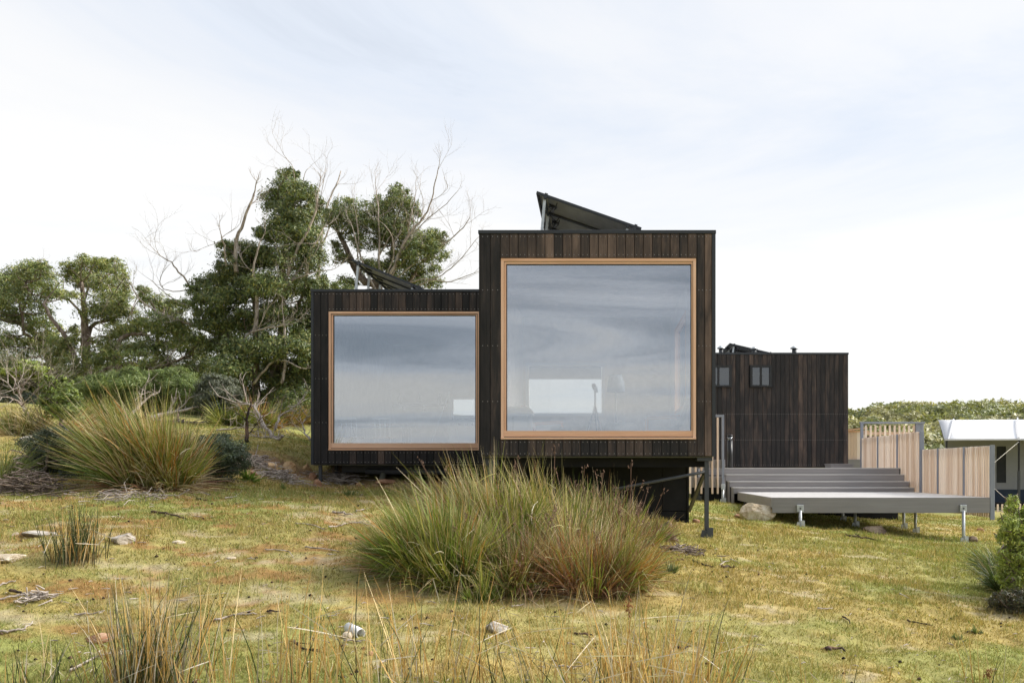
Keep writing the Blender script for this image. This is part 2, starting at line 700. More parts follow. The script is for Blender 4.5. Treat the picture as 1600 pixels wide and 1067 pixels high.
M['nail'] = mat_plain('nail_heads', (0.30, 0.28, 0.26), 0.4, 0.6)
M['post'] = mat_plain('blue_grey_paint', (0.25, 0.265, 0.31), 0.5, 0, 0.06)
M['galv'] = mat_plain('galvanised_steel', (0.50, 0.52, 0.53), 0.45, 0.55, 0.2, 14)
M['dsteel'] = mat_plain('dark_grey_steel', (0.060, 0.064, 0.068), 0.5, 0.1, 0.15)
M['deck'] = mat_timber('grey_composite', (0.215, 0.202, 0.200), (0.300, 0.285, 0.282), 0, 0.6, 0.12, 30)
M['deck_lit'] = mat_timber('grey_composite_lit', (0.40, 0.385, 0.37), (0.52, 0.50, 0.48), 0, 0.6, 0.12, 30)  # same composite made paler: light on the upward faces put into the colour
M['pv'] = mat_plain('solar_backsheet', (0.48, 0.48, 0.49), 0.5)
M['pvcell'] = mat_plain('solar_cells', (0.012, 0.014, 0.025), 0.15)
M['blackpl'] = mat_plain('black_plastic', (0.012, 0.012, 0.012), 0.4)
M['white'] = mat_plain('white_paint', (0.74, 0.74, 0.73), 0.45, 0, 0.04)
M['tent'] = mat_plain('white_canvas', (0.56, 0.56, 0.57), 0.8, 0, 0.03, 2, 0.05)
M['canvas'] = mat_plain('grey_canvas', (0.25, 0.255, 0.265), 0.85, 0, 0.06, 3, 0.1)
M['mesh'] = mat_plain('dark_fly_mesh', (0.022, 0.024, 0.026), 0.8)
M['navy'] = mat_plain('navy_canvas', (0.020, 0.032, 0.055), 0.75, 0, 0.2, 3, 0.1)
M['wall_in'] = mat_plain('pale_lining_board', (0.76, 0.72, 0.66), 0.7)
M['floor_in'] = mat_timber('oak_floor', (0.22, 0.15, 0.10), (0.34, 0.25, 0.17), 1, 0.4)
M['linen'] = mat_plain('cream_linen', (0.62, 0.58, 0.50), 0.9, 0, 0.1, 30, 0.2)
M['tan'] = mat_plain('tan_leather', (0.34, 0.22, 0.14), 0.5, 0, 0.15)
M['shade'] = mat_plain('slate_fabric', (0.10, 0.13, 0.16), 0.8)
M['leaf'] = mat_leaf('gum_leaves', 0.28, 0.45, 0.45)
M['blade'] = mat_leaf('grass_blades', 0.30, 0.5, 0.35)
M['turf'] = mat_leaf('short_turf', 0.30, 0.8, 0.12)
M['bark'] = mat_bark('grey_brown_bark', (0.05, 0.035, 0.027), (0.19, 0.145, 0.115), (0.36, 0.30, 0.25))
M['dead'] = mat_bark('bleached_deadwood', (0.14, 0.11, 0.09), (0.38, 0.32, 0.27), (0.54, 0.48, 0.42), 12)
M['burnt'] = mat_bark('burnt_bark', (0.012, 0.010, 0.009), (0.05, 0.035, 0.028), (0.20, 0.12, 0.075), 6)
M['rock_pale'] = mat_rock('pale_sandstone', (0.20, 0.125, 0.065), (0.50, 0.41, 0.29), (0.70, 0.63, 0.52))
M['rock_ochre'] = mat_rock('ochre_stone', (0.20, 0.11, 0.05), (0.46, 0.30, 0.155), (0.62, 0.47, 0.30))
M['rock_red'] = mat_rock('rusty_sandstone', (0.13, 0.06, 0.03), (0.30, 0.16, 0.09), (0.44, 0.29, 0.19))
M['rock_grey'] = mat_rock('grey_stone', (0.22, 0.19, 0.16), (0.44, 0.39, 0.33), (0.60, 0.55, 0.48))
M['rock_brown'] = mat_rock('brown_stone', (0.07, 0.05, 0.035), (0.19, 0.14, 0.10), (0.33, 0.26, 0.19))
M['ground'] = mat_ground()
M['pipe'] = mat_plain('white_plastic_pipe', (0.72, 0.72, 0.70), 0.35)
M['seed'] = mat_plain('rusty_seed_head', (0.26, 0.11, 0.035), 0.8)
M['seed_dull'] = mat_plain('dull_seed_head', (0.17, 0.10, 0.065), 0.85)


# ------------------------------------------------------------------ ground sheet and turf
GREEN = np.array([0.245, 0.255, 0.078])
OLIVE = np.array([0.335, 0.290, 0.108])
GOLD = np.array([0.390, 0.275, 0.102])
RUST = np.array([0.280, 0.130, 0.050])
PALE = np.array([0.430, 0.360, 0.250])
SOIL = np.array([0.230, 0.135, 0.075])


def ground_cols(x, y):
    x = np.asarray(x, float)
    y = np.asarray(y, float)
    a = fbm(x * 0.33, y * 0.5, 21, 4)
    b = fbm(x * 0.9, y * 1.7, 31, 4)
    c = fbm(x * 2.1, y * 4.5, 41, 4, 0.6)
    d = fbm(x * 1.3, y * 3.2, 51, 5, 0.6)
    col = GREEN + (OLIVE - GREEN) * sstep(0.35, 0.65, a)[..., None]
    gold_zone = np.exp(-((x - 2.0) / 2.4) ** 2 - ((y - 9.8) / 1.7) ** 2) * 0.30 + np.exp(-((x - 1.6) / 1.0) ** 2 - ((y - 13) / 2.5) ** 2) * 0.14
    gold = sstep(0.48, 0.74, b + gold_zone + 0.3 * (fbm(x * 5.0, y * 9.0, 65, 3, 0.6) - 0.5))
    col = col + (GOLD - col) * (gold * 0.62)[..., None]
    rust_zone = sstep(1.0, -3.5, x) * sstep(6.5, 8.5, y) * (1 - sstep(14.5, 17.5, y))
    rust = sstep(0.52, 0.66, c + 0.45 * (fbm(x * 6.0, y * 11.0, 63, 3, 0.6) - 0.5)) * rust_zone
    col = col + (RUST - col) * (rust * 0.66)[..., None]
    pale_zone = 0.055 * rust_zone + 0.10 * np.exp(-((x + 2.0) / 1.5) ** 2 - ((y - 8.6) / 0.8) ** 2) + 0.05 * np.exp(-((x - 1.8) / 0.9) ** 2 - ((y - 9.2) / 0.6) ** 2)
    fine = fbm(x * 7.0, y * 12.0, 61, 3, 0.6) - 0.5
    pale = sstep(0.66, 0.76, d + pale_zone + 0.35 * fine) * 0.8
    col = col + (PALE - col) * (pale * 0.65)[..., None]
    # the cut bank and the disturbed strip beside and beneath the left cabin
    bank = np.exp(-((y - 18.0) / 0.9) ** 2) * sstep(-8.5, -7.0, x) * (1 - sstep(-1.5, -0.5, x))
    col = col + (SOIL - col) * (np.clip(bank * 1.3 * sstep(0.3, 0.6, d), 0, 0.9))[..., None]
    return col, np.clip(pale + 0.6 * rust + 0.8 * bank, 0, 1)


def axis(lo, d0, d1, hi, step, n):
    a = np.arange(d0, d1 + 1e-6, step)
    t = np.linspace(0, 1, n + 1)[1:] ** 2.4
    return np.concatenate([(d0 - (d0 - lo) * t)[::-1], a, d1 + (hi - d1) * t])


def build_ground():
    xs = axis(-700, -11, 10, 700, 0.085, 34)
    ys = axis(-300, 5.4, 25, 1400, 0.085, 36)
    X, Y = np.meshgrid(xs, ys)
    Z = height(X, Y)
    V = np.stack([X, Y, Z], -1).reshape(-1, 3)
    nx, ny = len(xs), len(ys)
    i = np.arange(nx * ny).reshape(ny, nx)
    Fc = np.stack([i[:-1, :-1], i[:-1, 1:], i[1:, 1:], i[1:, :-1]], -1).reshape(-1, 4)
    col, _ = ground_cols(V[:, 0], V[:, 1])
    farw = sstep(28, 50, V[:, 1])[:, None]
    col = col * (1 - farw) + np.array([0.10, 0.10, 0.045]) * farw
    o = mesh_np('ground', V, Fc, M['ground'], None, col, (0, 0, 0), True)
    tag(o, 'mossy olive grass slope with rusty and pale bare patches', None, None, 'structure')


build_ground()


def build_turf():
    P = []
    for y0, y1, dens in ((5.8, 8.5, 4200), (8.5, 12, 2600), (12, 17, 1300), (17, 26, 520)):
        xa = (-320 - CX) * y1 / F
        xb = (1960 - CX) * y1 / F
        n = int((xb - xa) * (y1 - y0) * dens)
        q = np.stack([RNG.uniform(xa, xb, n), RNG.uniform(y0, y1, n)], 1)
        px = CX + q[:, 0] * F / q[:, 1]
        q = q[(px > -320) & (px < 1960) & (RNG.random(len(q)) < np.where((px > -60) & (px < 1660), 1.0, 0.6))]
        P.append(q)
    P = np.concatenate(P)
    col, bare = ground_cols(P[:, 0], P[:, 1])
    keep = RNG.random(len(P)) > bare * 0.82
    # the dry earth under the cabins and the deck carries little grass
    under = ((P[:, 0] > -5.7) & (P[:, 0] < -1.8) & (P[:, 1] > 18.4)) | ((P[:, 0] > -1.7) & (P[:, 0] < 1.5) & (P[:, 1] > 15.5) & (P[:, 1] < 24))
    keep &= ~under
    tuft = fbm(P[:, 0] * 5, P[:, 1] * 5, 77, 3)
    keep &= RNG.random(len(P)) < sstep(0.2, 0.55, tuft) + 0.25
    P, col, tuft = P[keep], col[keep], tuft[keep]
    n = len(P)
    far = np.clip(P[:, 1] / 9, 0.8, 2.2)
    h = RNG.uniform(0.012, 0.036, n) * (0.55 + 1.1 * tuft) * np.clip(far, .9, 1.5)
    w = RNG.uniform(0.0035, 0.0065, n) * far
    a = RNG.uniform(0, 2 * np.pi, n)
    lean = RNG.normal(0, 0.55, (n, 2)) * h[:, None]
    z = height(P[:, 0], P[:, 1]) - 0.004
    base = np.stack([P[:, 0], P[:, 1], z], 1)
    s = np.stack([np.cos(a) * w, np.sin(a) * w, 0 * a], 1)
    tip = base + np.stack([lean[:, 0], lean[:, 1], h], 1)
    V = np.stack([base - s, base + s, tip], 1).reshape(-1, 3)
    Fc = np.arange(3 * n).reshape(n, 3)
    c = col * RNG.uniform(0.7, 1.45, (n, 1))
    long_ = (fbm(P[:, 0] * 1.7, P[:, 1] * 2.6, 88, 4, 0.6) > 0.60) & (RNG.random(n) < 0.30)
    tip[long_, 2] += RNG.uniform(0.02, 0.075, long_.sum())
    tip[long_, :2] += RNG.normal(0, 0.022, (long_.sum(), 2))
    V = np.stack([base - s, base + s, tip], 1).reshape(-1, 3)
    straw = RNG.random(n) < 0.16
    c[straw] = np.array([0.46, 0.37, 0.17]) * RNG.uniform(0.7, 1.2, (straw.sum(), 1))
    gr = RNG.random(n) < 0.15
    c[gr] = np.array([0.20, 0.24, 0.06]) * RNG.uniform(0.7, 1.3, (gr.sum(), 1))
    o = mesh_np('turf_grass', V, Fc, M['turf'], None, np.repeat(c, 3, 0), (0, 0, 0))
    tag(o, 'short mossy turf and dry straw growing over the slope', 'grass', None, 'stuff')


build_turf()

# ------------------------------------------------------------------ cabins


def board_mesh(w, t, h):
    """one cladding board, chamfered edges, base at z=0, front face towards -y"""
    c = min(0.006, w * 0.2)
    prof = [(-w / 2, 0), (-w / 2, -t + c), (-w / 2 + c, -t), (w / 2 - c, -t), (w / 2, -t + c), (w / 2, 0)]
    me = bpy.data.meshes.new('board')
    v = [(x, y, 0) for x, y in prof] + [(x, y, h) for x, y in prof]
    n = len(prof)
    f = [(i, (i + 1) % n, n + (i + 1) % n, n + i) for i in range(n)]
    f += [tuple(reversed(range(n))), tuple(range(n, 2 * n))]
    me.from_pydata(v, [], f)
    me.materials.append(M['char'])
    me.update()
    return me


def board_run(parent, x0, x1, z0, z1, yface, pitch, brown, seed, gap=0.007, t=0.021):
    """boards standing side by side from x0 to x1; brown(i, x) gives each board's weathering"""
    n = max(1, round((x1 - x0) / pitch))
    p = (x1 - x0) / n
    me = board_mesh(p - gap, t, z1 - z0)
    r = random.Random(seed)
    for i in range(n):
        x = x0 + p * (i + 0.5)
        o = link_mesh('board', me, None, parent, (x, yface + r.uniform(-0.0025, 0.0025), z0))
        b = brown(i, x, r)
        o.color = (b, b, b, 1)
    return [x0 + p * (i + 0.5) for i in range(n)], p


def nail_rows(parent, xs, p, zs, yface, r=0.0055):
    mb = MB()
    for z in zs:
        for x in xs:
            for s in (-0.25, 0.25):
                cx = x + s * p
                mb.quad_prism([(cx - r, yface - 0.004, z - r), (cx + r, yface - 0.004, z - r), (cx + r, yface, z - r), (cx - r, yface, z - r)],
                              [(cx - r, yface - 0.004, z + r), (cx + r, yface - 0.004, z + r), (cx + r, yface, z + r), (cx - r, yface, z + r)])
    return mb


def side_clad(parent, x, sgn, y0, y1, z0, z1, pitch, seed):
    """cladding along a side wall that the photograph hardly shows: joined into one part"""
    mb = MB()
    n = round((y1 - y0) / pitch)
    p = (y1 - y0) / n
    r = random.Random(seed)
    for i in range(n):
        a = y0 + p * i + 0.003
        b = y0 + p * (i + 1) - 0.003
        d = 0.020 + r.uniform(-0.002, 0.002)
        xa, xb = (x, x + sgn * d) if sgn > 0 else (x - d, x)
        mb.box(xa, xb, a, b, z0, z1)
    o = mb.build('side_cladding', M['char'], parent)
    o['kind'] = 'stuff'
    o.color = (0.3, 0.3, 0.3, 1)
    return o


def window_unit(parent, x0, x1, z0, z1, gx0, gx1, gz0, gz1, y):
    """big fixed window: part window_frame with stiles, rails, sill and pane below it"""
    fr = boxpart('window_frame', M['frame_h'], parent, x0, x1, y, y + 0.10, z1 - 0.045, z1)
    t = 0.045
    boxpart('stile', M['frame_v'], fr, x0, x0 + t, y, y + 0.10, z0 + 0.034, z1 - 0.0452)
    boxpart('stile', M['frame_v'], fr, x1 - t, x1, y, y + 0.10, z0 + 0.034, z1 - 0.0452)
    boxpart('sill', M['frame_h'], fr, x0, x1, y - 0.030, y + 0.11, z0, z0 + 0.032, 0.004)
    # inner sash, set back
    yi = y + 0.022
    boxpart('sash_rail', M['frame_h'], fr, x0 + t + 0.002, x1 - t - 0.002, yi, yi + 0.06, gz1 - 0.004, z1 - 0.047)
    boxpart('sash_rail', M['frame_h'], fr, x0 + t + 0.002, x1 - t - 0.002, yi - 0.012, yi + 0.06, z0 + 0.046, gz0)
    boxpart('sash_stile', M['frame_v'], fr, x0 + t + 0.002, gx0, yi, yi + 0.058, gz0 + 0.001, gz1 - 0.005)
    boxpart('sash_stile', M['frame_v'], fr, gx1, x1 - t - 0.002, yi, yi + 0.058, gz0 + 0.001, gz1 - 0.005)
    bead = MB()
    b = 0.012
    bead.box(gx0, gx1, yi + 0.012, yi + 0.03, gz1 - 0.004 - b, gz1 - 0.0045)
    bead.box(gx0 + 0.0005, gx0 + b, yi + 0.012, yi + 0.03, gz0 + 0.001, gz1 - 0.017)
    bead.box(gx1 - b, gx1 - 0.0005, yi + 0.012, yi + 0.03, gz0 + 0.001, gz1 - 0.017)
    bead.build('glazing_bead', M['alu'], fr)
    boxpart('pane', M['glass'], fr, gx0 - 0.004, gx1 + 0.004, yi + 0.032, yi + 0.034, gz0 - 0.003, gz1 + 0.001)
    return fr


def wall_opening(mb, x0, x1, z0, z1, ox0, ox1, oz0, oz1, y0, y1):
    mb.box(x0, ox0, y0, y1, z0, z1)
    mb.box(ox1, x1, y0, y1, z0, z1)
    mb.box(ox0, ox1, y0, y1, z0, oz0)
    mb.box(ox0, ox1, y0, y1, oz1, z1)


def cabin_shell(t, X0, X1, Y0, Y1, Z0, Z1, win, back=None, side=None):
    """walls, floor, ceiling, roof with hollow inside. win = opening of the front wall"""
    m = MB()
    wall_opening(m, X0, X1, Z0, Z1 - 0.05, *win, Y0, Y0 + 0.11)
    m.build('front_wall', M['core'], t)
    lin = MB()
    wall_opening(lin, X0 + 0.112, X1 - 0.112, Z0 + 0.122, Z1 - 0.202, win[0], win[1], win[2], win[3], Y0 + 0.112, Y0 + 0.124)
    lin.build('lining', M['wall_in'], t)
    boxpart('side_wall', M['wall_in'], t, X0, X0 + 0.11, Y0 + 0.112, Y1 - 0.112, Z0 + 0.002, Z1 - 0.052)
    if side is None:
        boxpart('side_wall', M['wall_in'], t, X1 - 0.11, X1, Y0 + 0.112, Y1 - 0.112, Z0 + 0.002, Z1 - 0.052)
    else:
        sy0, sy1, sz0, sz1 = side
        m = MB()
        m.box(X1 - 0.11, X1, Y0 + 0.112, sy0, Z0 + 0.002, Z1 - 0.052)
        m.box(X1 - 0.11, X1, sy1, Y1 - 0.112, Z0 + 0.002, Z1 - 0.052)
        m.box(X1 - 0.11, X1, sy0, sy1, Z0 + 0.002, sz0)
        m.box(X1 - 0.11, X1, sy0, sy1, sz1, Z1 - 0.052)
        m.build('side_wall', M['wall_in'], t)
    m = MB()
    if back:
        wall_opening(m, X0, X1, Z0, Z1 - 0.05, *back, Y1 - 0.11, Y1)
    else:
        m.box(X0, X1, Y1 - 0.11, Y1, Z0, Z1 - 0.05)
    m.build('back_wall', M['wall_in'], t)
    boxpart('floor', M['floor_in'], t, X0 + 0.111, X1 - 0.111, Y0 + 0.113, Y1 - 0.113, Z0 + 0.06, Z0 + 0.12)
    boxpart('underfloor', M['soffit'], t, X0 + 0.02, X1 - 0.02, Y0 + 0.02, Y1 - 0.02, Z0 - 0.02, Z0 - 0.003)
    boxpart('ceiling', M['wall_in'], t, X0 + 0.111, X1 - 0.111, Y0 + 0.113, Y1 - 0.113, Z1 - 0.20, Z1 - 0.14)
    boxpart('roof', M['flash'], t, X0 - 0.004, X1 + 0.004, Y0 + 0.02, Y1 + 0.03, Z1 - 0.049, Z1 - 0.012)


def cap(t, X0, X1, Y0, Y1, Z1, h=0.055):
    m = MB()
    m.box(X0 - 0.030, X1 + 0.030, Y0 - 0.032, Y0 + 0.018, Z1 - h, Z1)
    m.box(X0 - 0.030, X0 - 0.005, Y0 + 0.0185, Y1, Z1 - h, Z1)
    m.box(X1 + 0.005, X1 + 0.030, Y0 + 0.0185, Y1, Z1 - h, Z1)
    return m.build('roof_flashing', M['flash'], t, 0.004)


# --- large cabin, right of centre
A0, A1, AY, AYB, AZ0, AZ1 = -1.80, 1.86, 14.03, 21.0, 0.205, 3.735
cabin_a = thing('cabin', 'tall dark timber box cabin whose big square window has a honey timber frame', 'cabin', (0.03, AY, AZ0), 'dark timber box cabins')
cabin_shell(cabin_a, A0, A1, AY, AYB, AZ0, AZ1, (-1.43, 1.53, 0.52, 3.25), (-1.62, 0.22, 1.24, 2.48), (17.3, 19.6, 1.25, 3.0))
win_a = window_unit(cabin_a, -1.475, 1.578, 0.468, 3.298, -1.395, 1.508, 0.602, 3.218, AY - 0.012)


def brown_a(i, x, r):
    return min(0.95, max(0.05, r.gauss(0.60, 0.11)))


def brown_dark(i, x, r):
    return min(0.8, max(0.02, r.gauss(0.30, 0.14)))


yA = AY - 0.001
xs, p = board_run(cabin_a, -1.485, 1.59, 3.306, 3.675, yA, 0.1425, brown_a, 3)
mb = nail_rows(cabin_a, xs, p, (3.35, 3.635), AY - 0.0225)
xs, p = board_run(cabin_a, -1.485, 1.59, AZ0 + 0.004, 0.462, yA, 0.1425, lambda i, x, r: max(0.1, r.gauss(0.42, 0.12)), 4)
mb2 = nail_rows(cabin_a, xs, p, (0.245, 0.425), AY - 0.0225)
xs1, p1 = board_run(cabin_a, A0 + 0.002, -1.486, AZ0 + 0.004, 3.675, yA, 0.155, lambda i, x, r: 0.25 + 0.1 * i, 5)
mb3 = nail_rows(cabin_a, xs1, p1, (0.245, 1.06, 1.93, 2.80, 3.635), AY - 0.0225)
xs1, p1 = board_run(cabin_a, 1.591, A1 - 0.034, AZ0 + 0.004, 3.675, yA, 0.125, lambda i, x, r: 0.42 + 0.3 * i, 6)
mb4 = nail_rows(cabin_a, xs1, p1, (0.245, 1.06, 1.93, 2.80, 3.635), AY - 0.0225)
for q in (mb2, mb3, mb4):
    k = len(mb.v)
    mb.v += q.v
    mb.f += [tuple(a + k for a in f) for f in q.f]
    mb.s += q.s
o = mb.build('nail_heads', M['nail'], cabin_a)
o['kind'] = 'stuff'
boxpart('corner_trim', M['flash'], cabin_a, A1 - 0.032, A1 + 0.022, AY - 0.024, AY + 0.03, AZ0 - 0.004, AZ1 - 0.056)
cap(cabin_a, A0, A1, AY, AYB, AZ1)
side_clad(cabin_a, A1 + 0.001, 1, AY + 0.032, 17.24, AZ0, AZ1 - 0.058, 0.1425, 8)
side_clad(cabin_a, A1 + 0.001, 1, 19.66, AYB, AZ0, AZ1 - 0.058, 0.1425, 9)
side_clad(cabin_a, A0 - 0.001, -1, AY + 0.002, 18.1, AZ0, AZ1 - 0.058, 0.1425, 10)
# side window and rear window of the same cabin
m = MB()
m.box(A1 - 0.12, A1 + 0.02, 17.25, 17.33, 1.20, 3.05)
m.box(A1 - 0.12, A1 + 0.02, 19.57, 19.65, 1.20, 3.05)
m.box(A1 - 0.12, A1 + 0.02, 17.331, 19.569, 1.20, 1.27)
m.box(A1 - 0.12, A1 + 0.02, 17.331, 19.569, 2.98, 3.05)
sw = m.build('side_window_frame', M['frame_v'], cabin_a)
boxpart('pane', M['openglass'], sw, A1 - 0.06, A1 - 0.056, 17.32, 19.58, 1.26, 2.99)
m = MB()
wall_opening(m, -1.62, 0.22, 1.24, 2.48, -1.55, 0.15, 1.31, 2.41, AYB - 0.13, AYB + 0.01)
rw = m.build('rear_window_frame', M['white'], cabin_a)
boxpart('pane', M['clearglass'], rw, -1.56, 0.16, AYB - 0.05, AYB - 0.046, 1.30, 2.42)
boxpart('roller_blind', M['shade'], rw, -1.545, 0.145, AYB - 0.10, AYB - 0.095, 2.10, 2.40)

# substructure of the large cabin
sk = MB()
for i in range(8):
    a = -1.84 + i * 0.43
    sk.box(a + 0.004, a + 0.426, 15.60, 15.63, -0.72, AZ0 - 0.03)
under_a = sk.build('skirting_panel', M['black'], cabin_a)
m = MB()
m.box(-1.78, 1.602, 15.63, 15.66, -0.95, AZ0 - 0.03)
m.box(1.603, 1.63, 15.58, 20.6, -0.95, AZ0 - 0.03)
m.box(-0.9, 1.58, 15.59, 15.6295, -0.86, -0.74)
m.box(-0.9, 1.60, 15.57, 15.6285, -1.06, -0.88)
m.build('skirting_frame', M['black'], cabin_a)
boxpart('bearer', M['black'], cabin_a, -1.7, 1.8, 14.30, 14.42, AZ0 - 0.17, AZ0 - 0.022)
boxpart('bearer', M['dsteel'], cabin_a, -1.7, 1.6, 20.3, 20.42, AZ0 - 0.17, AZ0 - 0.022)
boxpart('bracket', M['dsteel'], cabin_a, 1.60, 1.84, 14.06, 14.29, AZ0 - 0.075, AZ0 - 0.0215, 0.003)


def pile_foot(parent, x, y, z, mat, s=1.0):
    """screw pile bracket: cleat plates leaning round the base of a post"""
    mb = MB()
    mb.bar((x - 0.075 * s, y - 0.03, z - 0.05), (x - 0.04 * s, y - 0.03, z + 0.11 * s), 0.03 * s, 0.07 * s)
    mb.bar((x + 0.045 * s, y - 0.045, z - 0.05), (x + 0.045 * s, y - 0.045, z + 0.15 * s), 0.09 * s, 0.02)
    mb.bar((x + 0.02 * s, y - 0.02, z - 0.05), (x + 0.085 * s, y + 0.04, z + 0.14 * s), 0.04 * s, 0.03 * s)
    mb.tube([(x, y, z - 0.15), (x, y, z + 0.10 * s)], 0.045 * s, 8)
    return mb.build('pile_foot', mat, parent)


foot = G(1107, 843)
px_, py_ = 1.755, 14.12
zf = gz(px_, py_)
po = MB().bar((px_, py_, zf - 0.1), (px_, py_, AZ0 - 0.078), 0.065).build('steel_post', M['dsteel'], cabin_a)
pile_foot(po, px_, py_ - 0.02, zf, M['dsteel'], 1.05)
MB().tube([(px_ - 0.03, py_ - 0.02, -0.04), (0.45, 14.3, -0.29), (0.28, 14.32, -0.325)], 0.024, 8).build('steel_brace', M['dsteel'], cabin_a)
MB().bar((px_ - 0.03, py_ + 0.03, -0.06), (1.63, 15.55, -0.72), 0.05).build('steel_brace', M['dsteel'], cabin_a)
lx = -1.66
zl = gz(lx, 14.25)
MB().bar((lx, 14.25, zl - 0.1), (lx, 14.25, AZ0 - 0.022), 0.09).build('steel_post', M['dsteel'], cabin_a)
boxpart('bracket', M['dsteel'], cabin_a, lx - 0.12, lx + 0.13, 14.17, 14.19, AZ0 - 0.14, AZ0 - 0.025)

# --- smaller looking cabin to the left, set further back
B0, B1, BY, BYB, BZ0, BZ1 = -5.755, -1.835, 18.23, 25.0, 0.10, 3.655
cabin_b = thing('cabin', 'dark timber box cabin set back, square window on a low slope beside trees', 'cabin', (-3.8, BY, BZ0), 'dark timber box cabins')
cabin_shell(cabin_b, B0, B1, BY, BYB, BZ0, BZ1, (-5.37, -2.40, 0.44, 3.15), (-4.0, -3.3, 1.45, 2.0))
m = MB()
wall_opening(m, -4.0, -3.3, 1.45, 2.0, -3.95, -3.35, 1.50, 1.95, BYB - 0.13, BYB + 0.01)
kw = m.build('rear_window_frame', M['white'], cabin_b)
boxpart('pane', M['clearglass'], kw, -3.96, -3.34, BYB - 0.05, BYB - 0.046, 1.49, 1.96)
window_unit(cabin_b, -5.42, -2.345, 0.385, 3.205, -5.335, -2.432, 0.533, 3.138, BY - 0.012)
yB = BY - 0.001
xs, p = board_run(cabin_b, -5.43, B1 - 0.003, 3.214, 3.595, yB, 0.1425, lambda i, x, r: min(0.8, max(0.05, r.gauss(0.44, 0.17))), 13)
mb = nail_rows(cabin_b, xs, p, (3.25, 3.56), BY - 0.0225)
xs, p = board_run(cabin_b, -5.43, B1 - 0.003, BZ0 + 0.004, 0.378, yB, 0.1425, lambda i, x, r: max(0.02, r.gauss(0.27, 0.12)), 14)
mb2 = nail_rows(cabin_b, xs, p, (0.145, 0.34), BY - 0.0225)
xs1, p1 = board_run(cabin_b, B0 + 0.034, -5.431, BZ0 + 0.004, 3.595, yB, 0.148, lambda i, x, r: 0.22 - 0.05 * i, 15)
mb3 = nail_rows(cabin_b, xs1, p1, (0.145, 0.95, 1.84, 2.72, 3.56), BY - 0.0225)
board_run(cabin_b, -2.334, B1 - 0.003, 0.385, 3.207, yB, 0.125, brown_dark, 16)
for q in (mb2, mb3):
    k = len(mb.v)
    mb.v += q.v
    mb.f += [tuple(a + k for a in f) for f in q.f]
    mb.s += q.s
o = mb.build('nail_heads', M['nail'], cabin_b)
o['kind'] = 'stuff'
boxpart('corner_trim', M['flash'], cabin_b, B0 - 0.022, B0 + 0.032, BY - 0.024, BY + 0.03, BZ0 - 0.004, BZ1 - 0.056)
m = MB()
m.box(B0 - 0.03, A0 - 0.026, BY - 0.032, BY + 0.018, BZ1 - 0.055, BZ1)
m.box(B0 - 0.03, B0 - 0.005, BY + 0.0185, BYB, BZ1 - 0.055, BZ1)
m.build('roof_flashing', M['flash'], cabin_b, 0.004)
side_clad(cabin_b, B0 - 0.001, -1, BY + 0.032, BYB, BZ0, BZ1 - 0.058, 0.1425, 18)
boxpart('bearer', M['dsteel'], cabin_b, -5.3, -1.9, 18.75, 18.87, BZ0 - 0.16, BZ0 - 0.022)
boxpart('underfloor_shade_sheet', M['black'], cabin_b, -5.0, -1.9, 19.9, 19.95, -0.75, BZ0 - 0.022)  # black sheet standing in for the deep shade of the open void
for x, y in ((-5.62, 18.33), (-5.46, 18.9), (-4.9, 19.3)):
    z = gz(x, y)
    MB().bar((x, y, z - 0.15), (x, y, BZ0 - 0.0215), 0.062).build('steel_post', M['dsteel'], cabin_b)
# drain pipe slung below the left cabin
pp = MB().tube([(-4.75, 18.55, -0.04), (-2.2, 18.55, -0.055)], 0.062, 12).build('drain_pipe', M['dsteel'], cabin_b)
MB().tube([(-4.38, 18.56, -0.06), (-4.40, 18.5, -0.2), (-4.46, 18.42, gz(-4.46, 18.42) - 0.1)], 0.062, 12).build('down_pipe', M['soffit'], cabin_b)

# --- far cabin on the right, behind the steps
C0, C1, CYF, CYB, CZ0, CZ1 = 2.65, 7.745, 27.5, 33.0, 0.05, 3.575
cabin_c = thing('cabin', 'far dark board cabin with two small black windows, standing behind the grey steps', 'cabin', (5.2, CYF, CZ0), 'dark timber box cabins')
# openings: one whole small window, one partly hidden behind the large cabin
wins = [(W(1118, 0, CYF).x - 0.30, W(1142, 0, CYF).x), (W(1173, 0, CYF).x, W(1204.5, 0, CYF).x)]
wz0, wz1 = (CY - 602.5) * CYF / F, (CY - 571.5) * CYF / F
m = MB()
edges = [C0, wins[0][0], wins[0][1], wins[1][0], wins[1][1], C1]
for i in (0, 2, 4):
    m.box(edges[i], edges[i + 1], CYF, CYF + 0.11, CZ0, CZ1 - 0.05)
for a, b in wins:
    m.box(a, b, CYF, CYF + 0.11, CZ0, wz0)
    m.box(a, b, CYF, CYF + 0.11, wz1, CZ1 - 0.05)
m.build('front_wall', M['core'], cabin_c)
boxpart('side_wall', M['core'], cabin_c, C1 - 0.11, C1, CYF + 0.111, CYB, CZ0, CZ1 - 0.05)
boxpart('side_wall', M['core'], cabin_c, C0, C0 + 0.11, CYF + 0.111, CYB, CZ0, CZ1 - 0.05)
boxpart('back_wall', M['core'], cabin_c, C0 + 0.111, C1 - 0.111, CYB - 0.11, CYB, CZ0, CZ1 - 0.05)
boxpart('floor', M['floor_in'], cabin_c, C0 + 0.111, C1 - 0.111, CYF + 0.111, CYB - 0.111, CZ0, CZ0 + 0.1)
boxpart('roof', M['flash'], cabin_c, C0 - 0.004, C1 + 0.004, CYF + 0.02, CYB + 0.03, CZ1 - 0.049, CZ1 - 0.012)
cap(cabin_c, C0, C1, CYF, CYB, CZ1, 0.06)
rr = random.Random(23)
pitch = 0.1365
n = round((C1 - C0) / pitch)
pc = (C1 - C0) / n
full = board_mesh(pc - 0.007, 0.021, CZ1 - 0.066 - CZ0)
